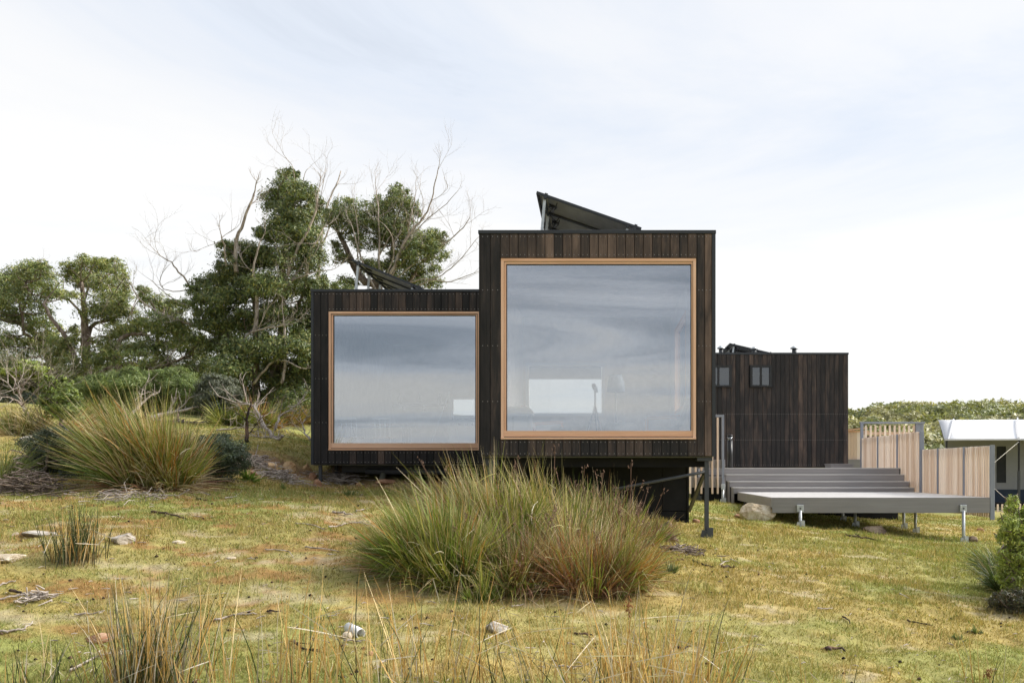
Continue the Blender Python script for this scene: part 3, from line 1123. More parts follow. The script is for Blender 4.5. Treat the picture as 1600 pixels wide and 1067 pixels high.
top_ = board_mesh(pc - 0.007, 0.021, CZ1 - 0.066 - wz1 - 0.02)
bot_ = board_mesh(pc - 0.007, 0.021, wz0 - 0.05 - CZ0)
cxs = []
for i in range(n):
    x = C0 + pc * (i + 0.5)
    cxs.append(x)
    b = min(0.9, max(0.02, rr.choice([rr.gauss(0.28, 0.07), rr.gauss(0.34, 0.08), rr.gauss(0.46, 0.10)])))
    inwin = any(a - pc * 0.4 < x < c + pc * 0.4 for a, c in wins)
    for me, z in ([(top_, wz1 + 0.02), (bot_, CZ0 + 0.001)] if inwin else [(full, CZ0 + 0.001)]):
        o = link_mesh('board', me, None, cabin_c, (x, CYF - 0.001 + rr.uniform(-0.002, 0.002), z))
        o.color = (b, b, b, 1)
o = nail_rows(cabin_c, cxs, pc, (0.13, 0.90, 1.69), CYF - 0.0225, 0.007).build('nail_heads', M['nail'], cabin_c)
o['kind'] = 'stuff'
side_clad(cabin_c, C1 + 0.001, 1, CYF + 0.002, CYB, CZ0, CZ1 - 0.064, pitch, 29)
for a, b in wins:
    m = MB()
    f = 0.05
    y0, y1 = CYF - 0.05, CYF + 0.06
    m.box(a - 0.02, b + 0.02, y0, y1, wz1 - f, wz1 + 0.018)
    m.box(a - 0.02, b + 0.02, y0 - 0.03, y1, wz0 - 0.045, wz0 + 0.012)
    m.box(a - 0.02, a + f, y0, y1, wz0 + 0.0125, wz1 - f - 0.0005)
    m.box(b - f, b + 0.02, y0, y1, wz0 + 0.0125, wz1 - f - 0.0005)
    c = (a + b) / 2
    m.box(c - 0.03, c + 0.03, y0, y1, wz0 + 0.0125, wz1 - f - 0.0005)
    wf = m.build('window_frame', M['alu'], cabin_c)
    boxpart('pane', M['darkglass'], wf, a + f - 0.004, c - 0.026, CYF - 0.01, CYF - 0.006, wz0 + 0.01, wz1 - f + 0.003)
    boxpart('pane', M['darkglass'], wf, c + 0.026, b - f + 0.004, CYF + 0.004, CYF + 0.008, wz0 + 0.01, wz1 - f + 0.003)


def vent(px, py_top, D, r, label):
    c = W(px, 551, D)
    zt = (CY - py_top) * D / F
    v = thing('roof_vent', label, 'roof vent', (c.x, D, CZ1 - 0.012), 'round vents on the far cabin roof')
    h = zt - (CZ1 - 0.012)
    MB().lathe((c.x, D, CZ1 - 0.0125), [(r * 0.72, 0), (r * 0.72, h * 0.72)], 16).build('pipe', M['dsteel'], v)
    MB().lathe((c.x, D, CZ1 - 0.0125 + h * 0.72), [(r * 1.25, 0.0), (r * 1.25, h * 0.08), (r * 0.5, h * 0.28)], 18).build('cowl', M['galv'], v)


vent(1126.5, 540.5, 28.2, 0.095, 'roof vent beside the solar panels, next to the tall cabin')
vent(1178.5, 542, 28.0, 0.09, 'roof vent in front of the low end of the panels on the far cabin')
vent(1241, 541, 28.0, 0.10, 'roof vent standing alone right of the panels on the far cabin')


# --- tilted solar arrays
def solar(label, xl, zl, xr, zr, y0, nmod, roofz, mod=1.0, cab=True):
    t = thing('solar_array', label, 'solar panels', ((xl + xr) / 2, y0, roofz), 'tilted solar arrays on the cabin roofs')
    d = Vector((xr - xl, 0, zr - zl))
    L = d.length
    d.normalize()
    nrm = Vector((-d.z, 0, d.x))
    if nrm.z < 0:
        nrm = -nrm
    a0 = Vector((xl, y0, zl))
    for k in range(nmod):
        ya, yb = y0 + k * mod + 0.012, y0 + (k + 1) * mod - 0.012

        def slab(s0, s1, yy0, yy1, n0, n1, mbb):
            q = [(s0, yy0), (s1, yy0), (s1, yy1), (s0, yy1)]
            lo = [Vector((a0.x, 0, a0.z)) + d * s + Vector((0, yy, 0)) + nrm * n0 for s, yy in q]
            hi = [Vector((a0.x, 0, a0.z)) + d * s + Vector((0, yy, 0)) + nrm * n1 for s, yy in q]
            mbb.quad_prism(lo, hi)
        pb = MB()
        slab(0.0355, L - 0.0355, ya + 0.0355, yb - 0.0355, 0.026, 0.038, pb)
        pn = pb.build('panel', M['pv'], t)
        fb = MB()
        slab(0, L, ya, ya + 0.035, 0, 0.042, fb)
        slab(0, L, yb - 0.035, yb, 0, 0.042, fb)
        slab(0, 0.035, ya + 0.0352, yb - 0.0352, 0, 0.042, fb)
        slab(L - 0.035, L, ya + 0.0352, yb - 0.0352, 0, 0.042, fb)
        fb.build('panel_frame', M['flash'], pn)
        cb = MB()
        slab(0.036, L - 0.036, ya + 0.036, yb - 0.036, 0.0385, 0.041, cb)
        cb.build('cell_sheet', M['pvcell'], pn)
        jb = MB()
        slab(0.20, 0.32, (ya + yb) / 2 - 0.06, (ya + yb) / 2 + 0.06, 0.0, 0.0255, jb)
        jb.build('junction_box', M['blackpl'], pn)
        if cab:
            c = Vector((a0.x, 0, a0.z)) + d * 0.26 + Vector((0, (ya + yb) / 2, 0))
            for sgn in (-1, 1):
                pts = [c + Vector((0, 0.04 * sgn, 0)), c + d * (-0.06) + Vector((0, 0.2 * sgn, -0.07)), c + d * 0.04 + Vector((0, 0.32 * sgn, -0.13)), c + d * 0.10 + Vector((0, 0.42 * sgn, -0.02))]
                MB().tube(smooth_line(pts), 0.008, 6).build('cable', M['blackpl'], pn)
    for s in (0.16, L - 0.22):
        p = a0 + d * s - nrm * 0.022
        MB().bar(p + Vector((0, -0.03, 0)), p + Vector((0, nmod * mod + 0.03, 0)), 0.04).build('rail', M['flash'], t)
    for k in range(nmod + 1):
        y = y0 + min(max(k * mod, 0.05), nmod * mod - 0.05)
        p = a0 + d * 0.16 - nrm * 0.04
        MB().bar((p.x, y, p.z), (p.x - 0.06, y, roofz - 0.012), 0.045).build('leg', M['galv'], t)
        q = a0 + d * (L - 0.22) - nrm * 0.04
        MB().bar((q.x, y, q.z), (q.x, y, roofz - 0.012), 0.04).build('leg', M['galv'], t)
        cl = MB()
        for s in (0.16, L - 0.10):
            c = a0 + d * s
            cl.bar(Vector((c.x, y - 0.02, c.z)) - nrm * 0.03, Vector((c.x, y - 0.02, c.z)) + nrm * 0.06, 0.035, 0.05)
        cl.build('clamp', M['dsteel'], t)
    return t


solar('steeply tilted solar panels on the roof of the tall cabin', -0.965, 4.50, 0.745, 3.905, 14.62, 3, AZ1)
solar('black solar panels on the left cabin roof in front of a gum tree', -5.16, 4.41, -3.66, 3.80, 18.95, 3, BZ1, 1.0, False)
solar('small looking solar panels between vents on the far cabin roof', 4.33, 4.03, 5.75, 3.70, 28.9, 2, CZ1)

# ------------------------------------------------------------------ inside the cabins
FA = AZ0 + 0.12
FB = BZ0 + 0.12


def soft(name, mat, parent, x0, x1, y0, y1, z0, z1, r=0.05):
    """cushion: box with rounded edges"""
    o = boxpart(name, mat, parent, x0, x1, y0, y1, z0, z1)
    bm = bmesh.new()
    bm.from_mesh(o.data)
    bmesh.ops.bevel(bm, geom=list(bm.edges), offset=r, segments=3, affect='EDGES', clamp_overlap=True)
    for f in bm.faces:
        f.smooth = True
    bm.to_mesh(o.data)
    bm.free()
    return o


def armchair(x, y, face, label, seatmat):
    t = thing('armchair', label, 'armchair', (x, y, FA), 'armchairs in the tall cabin')
    soft('seat', seatmat, t, x - 0.32, x + 0.32, y - 0.3, y + 0.3, FA + 0.28, FA + 0.44)
    # reclined back at the face side
    lo = [(x + face * 0.25, y - 0.3, FA + 0.45), (x + face * 0.35, y - 0.3, FA + 0.45), (x + face * 0.35, y + 0.3, FA + 0.45), (x + face * 0.25, y + 0.3, FA + 0.45)]
    if face < 0:
        lo = [lo[1], lo[0], lo[3], lo[2]]
    hi = [(a + face * 0.20, b, c + 0.52) for a, b, c in lo]
    mb = MB()
    mb.quad_prism(lo, hi)
    mb.build('backrest', seatmat, t, 0.02)
    for sx in (-1, 1):
        for sy in (-1, 1):
            MB().bar((x + sx * 0.27, y + sy * 0.25, FA), (x + sx * 0.25, y + sy * 0.24, FA + 0.279), 0.035).build('leg', M['frame_v'], t)
    for sy in (-1, 1):
        MB().bar((x - 0.3, y + sy * 0.335, FA + 0.60), (x + 0.3, y + sy * 0.335, FA + 0.64), 0.05, 0.025).build('armrest', M['frame_h'], t)
        MB().bar((x - face * 0.28, y + sy * 0.335, FA + 0.36), (x - face * 0.28, y + sy * 0.335, FA + 0.592), 0.03).build('arm_support', M['frame_v'], t)
    return t


armchair(-0.95, 18.3, -1, 'low tan armchair behind the white cabinet in the tall cabin', M['tan'])
armchair(1.22, 16.4, 1, 'reclined cream armchair at the right edge of the tall window', M['linen'])
cb = thing('cabinet', 'white low cabinet in the bottom left corner of the tall window', 'cabinet', (-1.35, 15.6, FA))
boxpart('body', M['white'], cb, -1.66, -1.14, 15.25, 16.3, FA + 0.002, FA + 0.60, 0.006)
soft('cushion', M['linen'], cb, -1.67, -1.11, 15.22, 16.33, FA + 0.603, FA + 0.74, 0.03)
MB().box(-1.40, -1.396, 15.243, 15.249, FA + 0.03, FA + 0.57).build('door_gap', M['alu'], cb)


def pouf(x, y, r, h, label):
    t = thing('pouf', label, 'pouf', (x, y, FA), 'knitted poufs')
    prof = [(r * 0.7, 0.001)] + [(r * (0.72 + 0.28 * math.sin(math.pi * k / 9)) * (1 + (0.018 if k % 2 else 0)), h * k / 9) for k in range(1, 9)] + [(r * 0.62, h), (r * 0.1, h * 1.02)]
    MB().lathe((x, y, FA), prof, 24).build('cushion', M['linen'], t)
    MB().lathe((x, y, FA + h * 1.018), [(r * 0.09, 0.0), (r * 0.06, 0.015)], 12).build('button', M['tan'], t)


pouf(0.46, 16.0, 0.36, 0.50, 'large knitted cream pouf in the middle of the tall window')
pouf(-0.60, 15.8, 0.27, 0.40, 'smaller cream pouf right of the white cabinet inside')
# telescope on its tripod
tp = W(930, 600, 18.0)
sc_ = thing('telescope', 'dark tripod with a short telescope standing before the rear window', 'telescope', (tp.x, 18.0, FA))
hub = Vector((tp.x, 18.0, 1.30))
for dx, dy in ((-0.27, -0.15), (0.20, -0.18), (0.05, 0.28)):
    MB().tube([hub, (tp.x + dx, 18.0 + dy, FA)], 0.014, 8).build('leg', M['dsteel'], sc_)
MB().tube([hub - Vector((0, 0, .35)), hub + Vector((0, 0, 0.30))], 0.018, 8).build('column', M['dsteel'], sc_)
MB().tube([hub + Vector((-0.03, -0.25, 0.36)), hub + Vector((0.0, 0.1, 0.33)), hub + Vector((0.03, 0.35, 0.30))], [0.045, 0.05, 0.035], 12).build('tube', M['shade'], sc_)
# floor lamp
lp = thing('floor_lamp', 'slate drum floor lamp in the tall cabin, right of the telescope', 'floor lamp', (0.43, 18.6, FA))
MB().lathe((0.43, 18.6, FA), [(0.16, 0.0), (0.16, 0.02), (0.02, 0.03)], 20).build('base', M['alu'], lp)
MB().tube([(0.43, 18.6, FA + 0.03), (0.43, 18.6, 1.62)], 0.012, 8).build('pole', M['alu'], lp)
MB().lathe((0.43, 18.6, 1.60), [(0.19, 0.0), (0.175, 0.20), (0.12, 0.36)], 24).build('lamp_shade', M['shade'], lp)

# left cabin: bench table, stool, tripod easel, cooker, shelf
tb = thing('table', 'long dark dining table inside the left cabin', 'table', (-4.8, 19.7, FB))
boxpart('tabletop', M['tan'], tb, -5.55, -4.05, 19.3, 20.2, FB + 0.72, FB + 0.76, 0.004)
for x in (-5.45, -4.15):
    for y in (19.4, 20.1):
        MB().bar((x, y, FB), (x, y, FB + 0.719), 0.06).build('leg', M['shade'], tb)


def dchair(x, y, face, label):
    t = thing('dining_chair', label, 'chair', (x, y, FB), 'dining chairs in the left cabin')
    boxpart('seat', M['tan'], t, x - 0.2, x + 0.2, y - 0.2, y + 0.2, FB + 0.43, FB + 0.46, 0.006)
    for sx in (-1, 1):
        for sy in (-1, 1):
            MB().bar((x + sx * 0.19, y + sy * 0.19, FB), (x + sx * 0.16, y + sy * 0.16, FB + 0.429), 0.03).build('leg', M['white'], t)
    mb = MB()
    for k in range(4):
        mb.bar((x - 0.15 + 0.1 * k, y + face * 0.17, FB + 0.461), (x - 0.16 + 0.107 * k, y + face * 0.23, FB + 0.82), 0.018)
    mb.bar((x - 0.19, y + face * 0.235, FB + 0.84), (x + 0.19, y + face * 0.235, FB + 0.84), 0.03, 0.04)
    mb.build('backrest', M['white'], t)


dchair(-5.15, 18.95, -1, 'white spindle chair at the near left end of the dining table')
dchair(-4.45, 18.95, -1, 'white spindle chair near the middle of the left window')
ez = thing('easel', 'thin white three legged stand in the left cabin, left of the cooker', 'stand', (-3.05, 18.75, FB))
ap = W(701, 616, 18.7)
for q in (W(664, 696, 18.65), W(722, 690, 18.65), W(702, 690, 19.2)):
    MB().tube([ap, (q.x, q.y, FB)], 0.012, 6).build('leg', M['white'], ez)
MB().tube([ap - Vector((0.02, 0, 0.02)), ap + Vector((0.02, 0, 0.05))], 0.02, 8).build('head', M['white'], ez)
ck = thing('cooker', 'white gas cooker with knobs at the right of the left window', 'cooker', (-2.95, 20.3, FB))
boxpart('body', M['white'], ck, -3.28, -2.45, 20.0, 20.6, FB, FB + 0.86, 0.006)
boxpart('hob', M['galv'], ck, -3.28, -2.45, 19.99, 20.6, FB + 0.862, FB + 0.885)
for k in range(5):
    MB().tube([(-3.18 + 0.15 * k, 19.998, FB + 0.78), (-3.18 + 0.15 * k, 19.96, FB + 0.78)], 0.028, 12).build('knob', M['alu'], ck)
for k in range(3):
    c = Vector((-3.12 + 0.26 * k, 20.25, FB + 0.886))
    mb = MB()
    mb.lathe(c, [(0.11, 0.0), (0.11, 0.012), (0.03, 0.02)], 16)
    for a in range(4):
        an = a * math.pi / 2
        mb.bar(c + Vector((0.03 * math.cos(an), 0.03 * math.sin(an), 0.035)), c + Vector((0.12 * math.cos(an), 0.12 * math.sin(an), 0.035)), 0.012)
    mb.build('burner', M['alu'], ck)
boxpart('splashback', M['galv'], ck, -3.28, -2.45, 20.58, 20.6, FB + 0.886, FB + 0.98)
sh = thing('wall_shelf', 'dark wall shelf at the back of the left cabin', 'shelf', (-4.9, 24.75, 1.75))
boxpart('board', M['shade'], sh, -5.55, -4.1, 24.62, 24.886, 1.74, 1.79)
for x in (-5.3, -4.75, -4.2):
    boxpart('bracket', M['alu'], sh, x, x + 0.03, 24.64, 24.885, 1.60, 1.739)
for k, (x, c) in enumerate(((-5.4, 'slim bottle at the left end of the wall shelf'), (-4.85, 'slim bottle in the middle of the wall shelf'), (-4.3, 'slim bottle at the right end of the wall shelf'))):
    o = MB().lathe((x, 24.75, 1.7905), [(0.045, 0), (0.045, 0.18), (0.016, 0.24), (0.016, 0.30)], 14).build('bottle', M['white'] if k % 2 else M['shade'])
    tag(o, c, 'bottle', 'bottles on the wall shelf')
hang = MB()
pts = [(-5.6, 1.55), (-5.35, 1.72), (-5.1, 1.66), (-4.98, 1.45), (-5.05, 1.20), (-4.92, 1.02), (-5.15, 1.0), (-5.3, 1.12), (-5.52, 1.25)]
hang.quad_prism([(x, 24.87, z) for x, z in pts], [(x, 24.887, z) for x, z in pts])
tag(hang.build('wall_hanging', M['linen']), 'pale ragged wall hanging at the back of the left cabin', 'wall hanging')

# ------------------------------------------------------------------ deck, steps, platform
DX0, DX1 = 3.50, 7.80
DY0, DY1 = 17.70, 21.90
DZ = -0.556
deck = thing('deck', 'grey composite lower deck on galvanised steel piles', 'deck', (5.6, 19.8, DZ - 0.3))
nb = 30
pw = (DY1 - DY0 - 0.03) / nb
me = MB().box(DX0 + 0.002, DX1, 0.003, pw - 0.003, -0.024, 0).build('deck_board', M['deck_lit'], deck, 0.003)
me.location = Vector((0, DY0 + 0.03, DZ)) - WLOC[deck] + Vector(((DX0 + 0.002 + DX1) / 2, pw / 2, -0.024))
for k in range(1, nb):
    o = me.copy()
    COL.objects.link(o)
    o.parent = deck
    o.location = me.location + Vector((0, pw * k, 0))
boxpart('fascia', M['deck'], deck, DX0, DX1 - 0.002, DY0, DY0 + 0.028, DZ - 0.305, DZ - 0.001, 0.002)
boxpart('side_fascia', M['deck'], deck, DX0 - 0.026, DX0 - 0.0005, DY0 + 0.002, DY1 - 0.03, DZ - 0.20, DZ - 0.003, 0.002)
jm = MB()
for k in range(9):
    x = DX0 + 0.06 + k * (DX1 - DX0 - 0.15) / 8
    jm.box(x, x + 0.05, DY0 + 0.03, DY1, DZ - 0.19, DZ - 0.026)
jm.build('joists', M['black'], deck)
for y in (17.85, 21.3):
    boxpart('bearer', M['dsteel'], deck, DX0 + 0.05, DX1 - 0.05, y, y + 0.1, DZ - 0.29, DZ - 0.192)


def pile(parent, x, y, ztop, r=0.032, mat=None):
    mat = mat or M['galv']
    z = gz(x, y)
    p = MB().tube([(x, y, z - 0.2), (x, y, ztop)], r, 10).build('pile', mat, parent)
    pile_foot(p, x, y, z, mat, 0.85)
    return p


for px in (1250.5, 1505.5):
    x = W(px, 0, 17.66).x
    pile(deck, x, 17.66, DZ - 0.26)
    br = boxpart('bracket', M['galv'], deck, x - 0.066, x + 0.066, 17.655, 17.697, DZ - 0.285, DZ - 0.145, 0.004)
    MB().tube([(x, 17.64, DZ - 0.215), (x, 17.656, DZ - 0.215)], 0.016, 8).build('bolt', M['dsteel'], br)
for x, y in ((5.6, 19.3), (7.22, 20.2), (4.1, 20.8), (5.9, 21.35), (7.35, 21.35)):
    pile(deck, x, y, DZ - 0.20)

steps = thing('steps', 'wide grey composite steps rising from the lower deck to the far cabin', 'steps', (5.6, 22.3, DZ))
SX0 = 3.30
for i, (y, z, xl, zb) in enumerate(((21.90, -0.443, 3.38, DZ - 0.05), (22.25, -0.297, 3.335, -0.443), (22.60, -0.125, 3.29, -0.297))):
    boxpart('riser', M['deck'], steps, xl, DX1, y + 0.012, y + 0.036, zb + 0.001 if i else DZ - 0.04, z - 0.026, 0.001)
    boxpart('tread', M['deck_lit'], steps, xl - 0.004, DX1, y, y + 0.172, z - 0.025, z, 0.003)
    boxpart('tread', M['deck_lit'], steps, xl - 0.004, DX1, y + 0.178, y + 0.352, z - 0.025, z - 0.0006, 0.003)
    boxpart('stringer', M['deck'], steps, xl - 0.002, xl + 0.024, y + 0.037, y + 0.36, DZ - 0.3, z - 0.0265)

boxpart('backlight_blocker', M['black'], steps, 2.45, DX1 - 0.05, 22.93, 22.955, -1.55, -0.15)  # added black sheet that keeps backlight out from under the deck
plat = thing('platform', 'grey composite landing in front of the far cabin', 'platform', (5.2, 25, -0.3))
PX0, PX1 = 2.25, 9.4
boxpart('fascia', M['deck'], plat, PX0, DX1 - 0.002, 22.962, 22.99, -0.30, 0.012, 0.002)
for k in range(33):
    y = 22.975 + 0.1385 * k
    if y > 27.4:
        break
    boxpart('deck_board', M['deck_lit'], plat, PX0, PX1, y, y + 0.133, 0.0135, 0.036, 0.003)
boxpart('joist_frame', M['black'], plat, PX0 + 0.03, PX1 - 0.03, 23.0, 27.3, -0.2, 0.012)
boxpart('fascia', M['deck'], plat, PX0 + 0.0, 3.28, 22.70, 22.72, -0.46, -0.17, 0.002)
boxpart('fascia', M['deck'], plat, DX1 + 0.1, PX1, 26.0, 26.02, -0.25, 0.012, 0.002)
for x, y in ((2.6, 23.0), (2.95, 24.4), (5.4, 24.5), (8.6, 26.2)):
    pile(plat, x, y, 0.0)
bx = thing('entry_step', 'small grey box step at the right corner of the far cabin', 'step', (7.4, 26.7, 0.036))
boxpart('riser', M['deck'], bx, 6.95, 7.62, 26.45, 27.1, 0.037, 0.14, 0.002)
boxpart('tread', M['deck'], bx, 6.93, 7.64, 26.43, 27.12, 0.1405, 0.165, 0.003)

# ------------------------------------------------------------------ slatted screens
SLAT_W, SLAT_T = 0.066, 0.040


def slat_mesh(w, d, h):
    mb = MB().box(-w / 2, w / 2, -d / 2, d / 2, 0, h)
    me = bpy.data.meshes.new('slat')
    me.from_pydata(mb.v, [], mb.f)
    bm = bmesh.new()
    bm.from_mesh(me)
    bmesh.ops.bevel(bm, geom=list(bm.edges), offset=0.003, segments=1, affect='EDGES')
    bm.to_mesh(me)
    bm.free()
    me.materials.append(M['slat'])
    return me


FX = 7.845
# lower section, along the deck edge, running back from the front corner
f1 = thing('slat_screen', 'pale timber slat screen along the right edge of the lower deck', 'screen', (FX, 19.6, DZ - 0.4), 'pale slat screens')
n = 34
sm = slat_mesh(SLAT_T, SLAT_W, 0.465 + 0.955)
for k in range(n):
    y = 17.79 + k * (21.42 - 17.79) / (n - 1)
    link_mesh('slat', sm, None, f1, (FX + random.uniform(-.002, .002), y, -0.955 + random.uniform(-.006, .006)))
for y in (17.715, 19.0, 20.45):
    boxpart('post', M['post'], f1, FX - 0.036, FX - 0.0205 if y > 17.8 else FX + 0.05, y - 0.012 if y < 17.8 else y - 0.04, y + 0.03 if y < 17.8 else y + 0.04, -1.0 if y < 17.8 else DZ + 0.002, 0.478, 0.003)
boxpart('post', M['post'], f1, FX - 0.04, FX + 0.05, 21.46, 21.52, DZ, 0.47, 0.003)
boxpart('top_rail', M['post'], f1, FX + 0.0215, FX + 0.05, 17.745, 21.455, 0.43, 0.472)
boxpart('rail', M['slat'], f1, FX + 0.0215, FX + 0.058, 17.746, 21.455, 0.33, 0.42)
boxpart('rail', M['slat'], f1, FX + 0.0215, FX + 0.058, 17.746, 21.455, -0.80, -0.71)
# upper section, beside the steps and the landing
f2 = thing('slat_screen', 'taller pale slat screen rising beside the grey steps', 'screen', (FX, 24.0, -0.6), 'pale slat screens')
n = 43
sm = slat_mesh(SLAT_T, SLAT_W, 0.905 + 0.56)
for k in range(n):
    y = 21.63 + k * (26.28 - 21.63) / (n - 1)
    link_mesh('slat', sm, None, f2, (FX + random.uniform(-.002, .002), y, -0.56 + random.uniform(-.006, .006)))
for y in (23.2, 24.8):
    boxpart('post', M['post'], f2, FX - 0.036, FX - 0.0205, y - 0.05, y + 0.05, -0.5, 0.90, 0.003)
boxpart('post', M['post'], f2, FX - 0.035, FX + 0.06, 21.535, 21.60, -0.6, 0.92, 0.003)
boxpart('post', M['post'], f2, FX - 0.04, FX + 0.04, 26.33, 26.40, -0.2, 1.34, 0.003)
boxpart('top_rail', M['post'], f2, FX + 0.0215, FX + 0.05, 21.605, 26.325, 0.865, 0.91)
boxpart('rail', M['slat'], f2, FX + 0.0215, FX + 0.058, 21.605, 26.325, 0.76, 0.85)
boxpart('rail', M['slat'], f2, FX + 0.0215, FX + 0.058, 21.605, 26.325, -0.40, -0.31)
# rear section across the back, open at the top
f3 = thing('slat_screen', 'rear slat screen with a grey top rail and sky showing between slats', 'screen', (8.7, 26.37, -0.2), 'pale slat screens')
sm = slat_mesh(0.055, 0.04, 1.30 + 0.2)
for k in range(12):
    link_mesh('slat', sm, None, f3, (7.985 + 0.142 * k, 26.44, -0.2))
boxpart('top_rail', M['post'], f3, 7.80, 9.70, 26.34, 26.47, 1.3405, 1.395, 0.003)
boxpart('post', M['post'], f3, 9.44, 9.58, 26.36, 26.45, -1.6, 1.34, 0.003)
boxpart('post', M['post'], f3, 9.585, 9.67, 26.36, 26.45, -1.6, 1.34, 0.003)
boxpart('rail', M['slat'], f3, 7.89, 9.43, 26.4605, 26.49, 1.02, 1.10)
boxpart('handrail', M['bark'], f3, 8.05, 9.43, 26.60, 26.66, 0.93, 1.0, 0.01)
# fragment of screen behind the far cabin's corner
f4 = thing('slat_screen', 'short slat screen seen just right of the far cabin corner', 'screen', (9.2, 31, 0.2), 'pale slat screens')
sm = slat_mesh(0.10, 0.03, 0.95)
for k in range(10):
    link_mesh('slat', sm, None, f4, (8.35 + 0.108 * k, 31.0, 0.34))
boxpart('top_rail', M['frame_h'], f4, 8.3, 9.45, 30.955, 31.04, 1.2905, 1.33)
MB().bar((8.35, 30.94, 1.32), (9.4, 30.94, 1.42), 0.05).build('handrail', M['frame_h'], f4)
boxpart('base', M['deck'], f4, 8.3, 9.45, 30.9, 31.1, -1.3, 0.338)
# screen end beside the tall cabin
f5 = thing('slat_screen', 'narrow slats and a grey steel end frame right beside the tall cabin', 'screen', (2.8, 22.0, -0.9), 'pale slat screens')
for k, px in enumerate((1078.5, 1087.0, 1096.0, 1104.5, 1113.0, 1121.5)):
    x = W(px, 0, 22.0).x
    sm5 = slat_mesh(0.042, 0.06, 0.60 + (1.27 if k == 5 else 1.20))
    link_mesh('slat', sm5, None, f5, (x, 22.0, -0.60))
ex = W(1129.5, 0, 22.0).x
MB().bar((ex, 22.0, -0.47), (ex, 22.0, 1.28), 0.055).build('end_post', M['post'], f5)
MB().bar((W(1113, 0, 22).x, 22.0, 1.31), (ex + 0.0275, 22.0, 1.31), 0.055).build('top_rail', M['post'], f5)
boxpart('rail', M['deck'], f5, 2.3, ex + 0.06, 22.032, 22.06, -0.44, -0.20)
boxpart('rail', M['deck'], f5, 2.3, ex + 0.06, 22.032, 22.06, 0.02, 0.24)
boxpart('bracket', M['galv'], f5, ex - 0.05, ex + 0.05, 21.94, 21.97, -0.50, -0.36, 0.003)
pile(f5, ex, 22.0, -0.46)
pile(f5, W(1091, 0, 22.6).x, 22.6, 0.1, 0.03, M['dsteel'])
# bollard light
bl = W(1140.5, 737, 23.15)
bo = thing('bollard_light', 'black bollard light with a clear top on the landing', 'bollard light', (bl.x, bl.y, 0.036))
MB().lathe((bl.x, bl.y, 0.0365), [(0.07, 0), (0.07, 0.70)], 18).build('body', M['blackpl'], bo)
MB().lathe((bl.x, bl.y, 0.738), [(0.062, 0), (0.062, 0.11)], 18).build('lens', M['darkglass'], bo)
MB().lathe((bl.x, bl.y, 0.742), [(0.02, 0), (0.045, 0.09)], 12).build('reflector', M['galv'], bo)
MB().lathe((bl.x, bl.y, 0.8485), [(0.072, 0), (0.072, 0.035), (0.05, 0.045)], 18).build('cap', M['blackpl'], bo)

# ------------------------------------------------------------------ safari tent beyond the screens
TY = 33.0
tn = thing('safari_tent', 'grey canvas safari tent with a white fly roof beyond the slat screens', 'tent', (16, TY, -1.3))
xl, xr = W(1477, 0, TY).x, 24.0
zt0 = -1.16
# white fly: sheet with a gently sagging, flared end, given thickness
nu, nv = 26, 9
top, botm = [], []
for j in range(nv):
    v = j / (nv - 1)
    for i in range(nu):
        u = i / (nu - 1)
        y = 31.6 + 2.9 * v
        z = 1.03 + 0.86 * v - 0.03 * math.sin(math.pi * v) - 0.008 * math.sin(math.pi * ((u * 4) % 1)) * (1 - v)
        x0 = W(1475.5, 0, 31.6).x + (W(1466, 0, 34.5).x - W(1475.5, 0, 31.6).x) * v + 0.02 * math.sin(math.pi * v)
        x = x0 + (xr - x0) * u
        top.append((x, y, z + 0.012 + 0.05 * u))
        botm.append((x, y, z + 0.05 * u))
ridge_n = len(top)
V = top + botm
Fq = []
for j in range(nv - 1):
    for i in range(nu - 1):
        a = j * nu + i
        Fq.append((a, a + 1, a + nu + 1, a + nu))
        b = ridge_n + a
        Fq.append((b + nu, b + nu + 1, b + 1, b))
for i in range(nu - 1):
    Fq.append((ridge_n + i, ridge_n + i + 1, i + 1, i))
    a = (nv - 1) * nu + i
    Fq.append((a, a + 1, ridge_n + a + 1, ridge_n + a))
for j in range(nv - 1):
    a = j * nu
    Fq.append((a, a + nu, ridge_n + a + nu, ridge_n + a))
fly = mesh_np('fly_roof', V, Fq, M['tent'], tn, None, None, True)
# rear slope of the fly
V2 = [(V[i][0], V[i][1], V[i][2]) for i in range((nv - 1) * nu, nv * nu)]
V2b = [(a * 37.4 / 34.5 + 0.25, 37.4, 1.03) for a, b, c in V2]
Fr = [(i, i + 1, nu + i + 1, nu + i) for i in range(nu - 1)]
mesh_np('fly_rear', V2 + V2b, Fr, M['tent'], tn)
MB().bar(W(1475.5, 687, 31.6) + Vector((0, -.012, 0)), (xr, 31.588, 1.08), 0.03, 0.05).build('fly_hem', M['tent'], tn)
MB().bar((W(1592, 0, 31.6).x, 31.59, 1.11), (W(1590, 0, 34.4).x, 34.4, 1.97), 0.05, 0.03).build('fly_seam', M['tent'], tn)
MB().bar((W(1482, 0, 31.6).x, 31.59, 1.06), (W(1490, 0, 34.4).x, 34.4, 1.93), 0.05, 0.03).build('fly_seam', M['tent'], tn)
wx0, wx1 = W(1557, 0, TY).x, W(1572, 0, TY).x
wz0_, wz1_ = (CY - 754) * TY / F, (CY - 697) * TY / F
m = MB()
m.box(xl, wx0, TY, TY + 0.04, zt0 + 0.42, 1.35)
m.box(wx1, xr, TY, TY + 0.04, zt0 + 0.42, 1.35)
m.box(wx0, wx1, TY, TY + 0.04, zt0 + 0.42, wz0_)
m.box(wx0, wx1, TY, TY + 0.04, wz1_, 1.35)
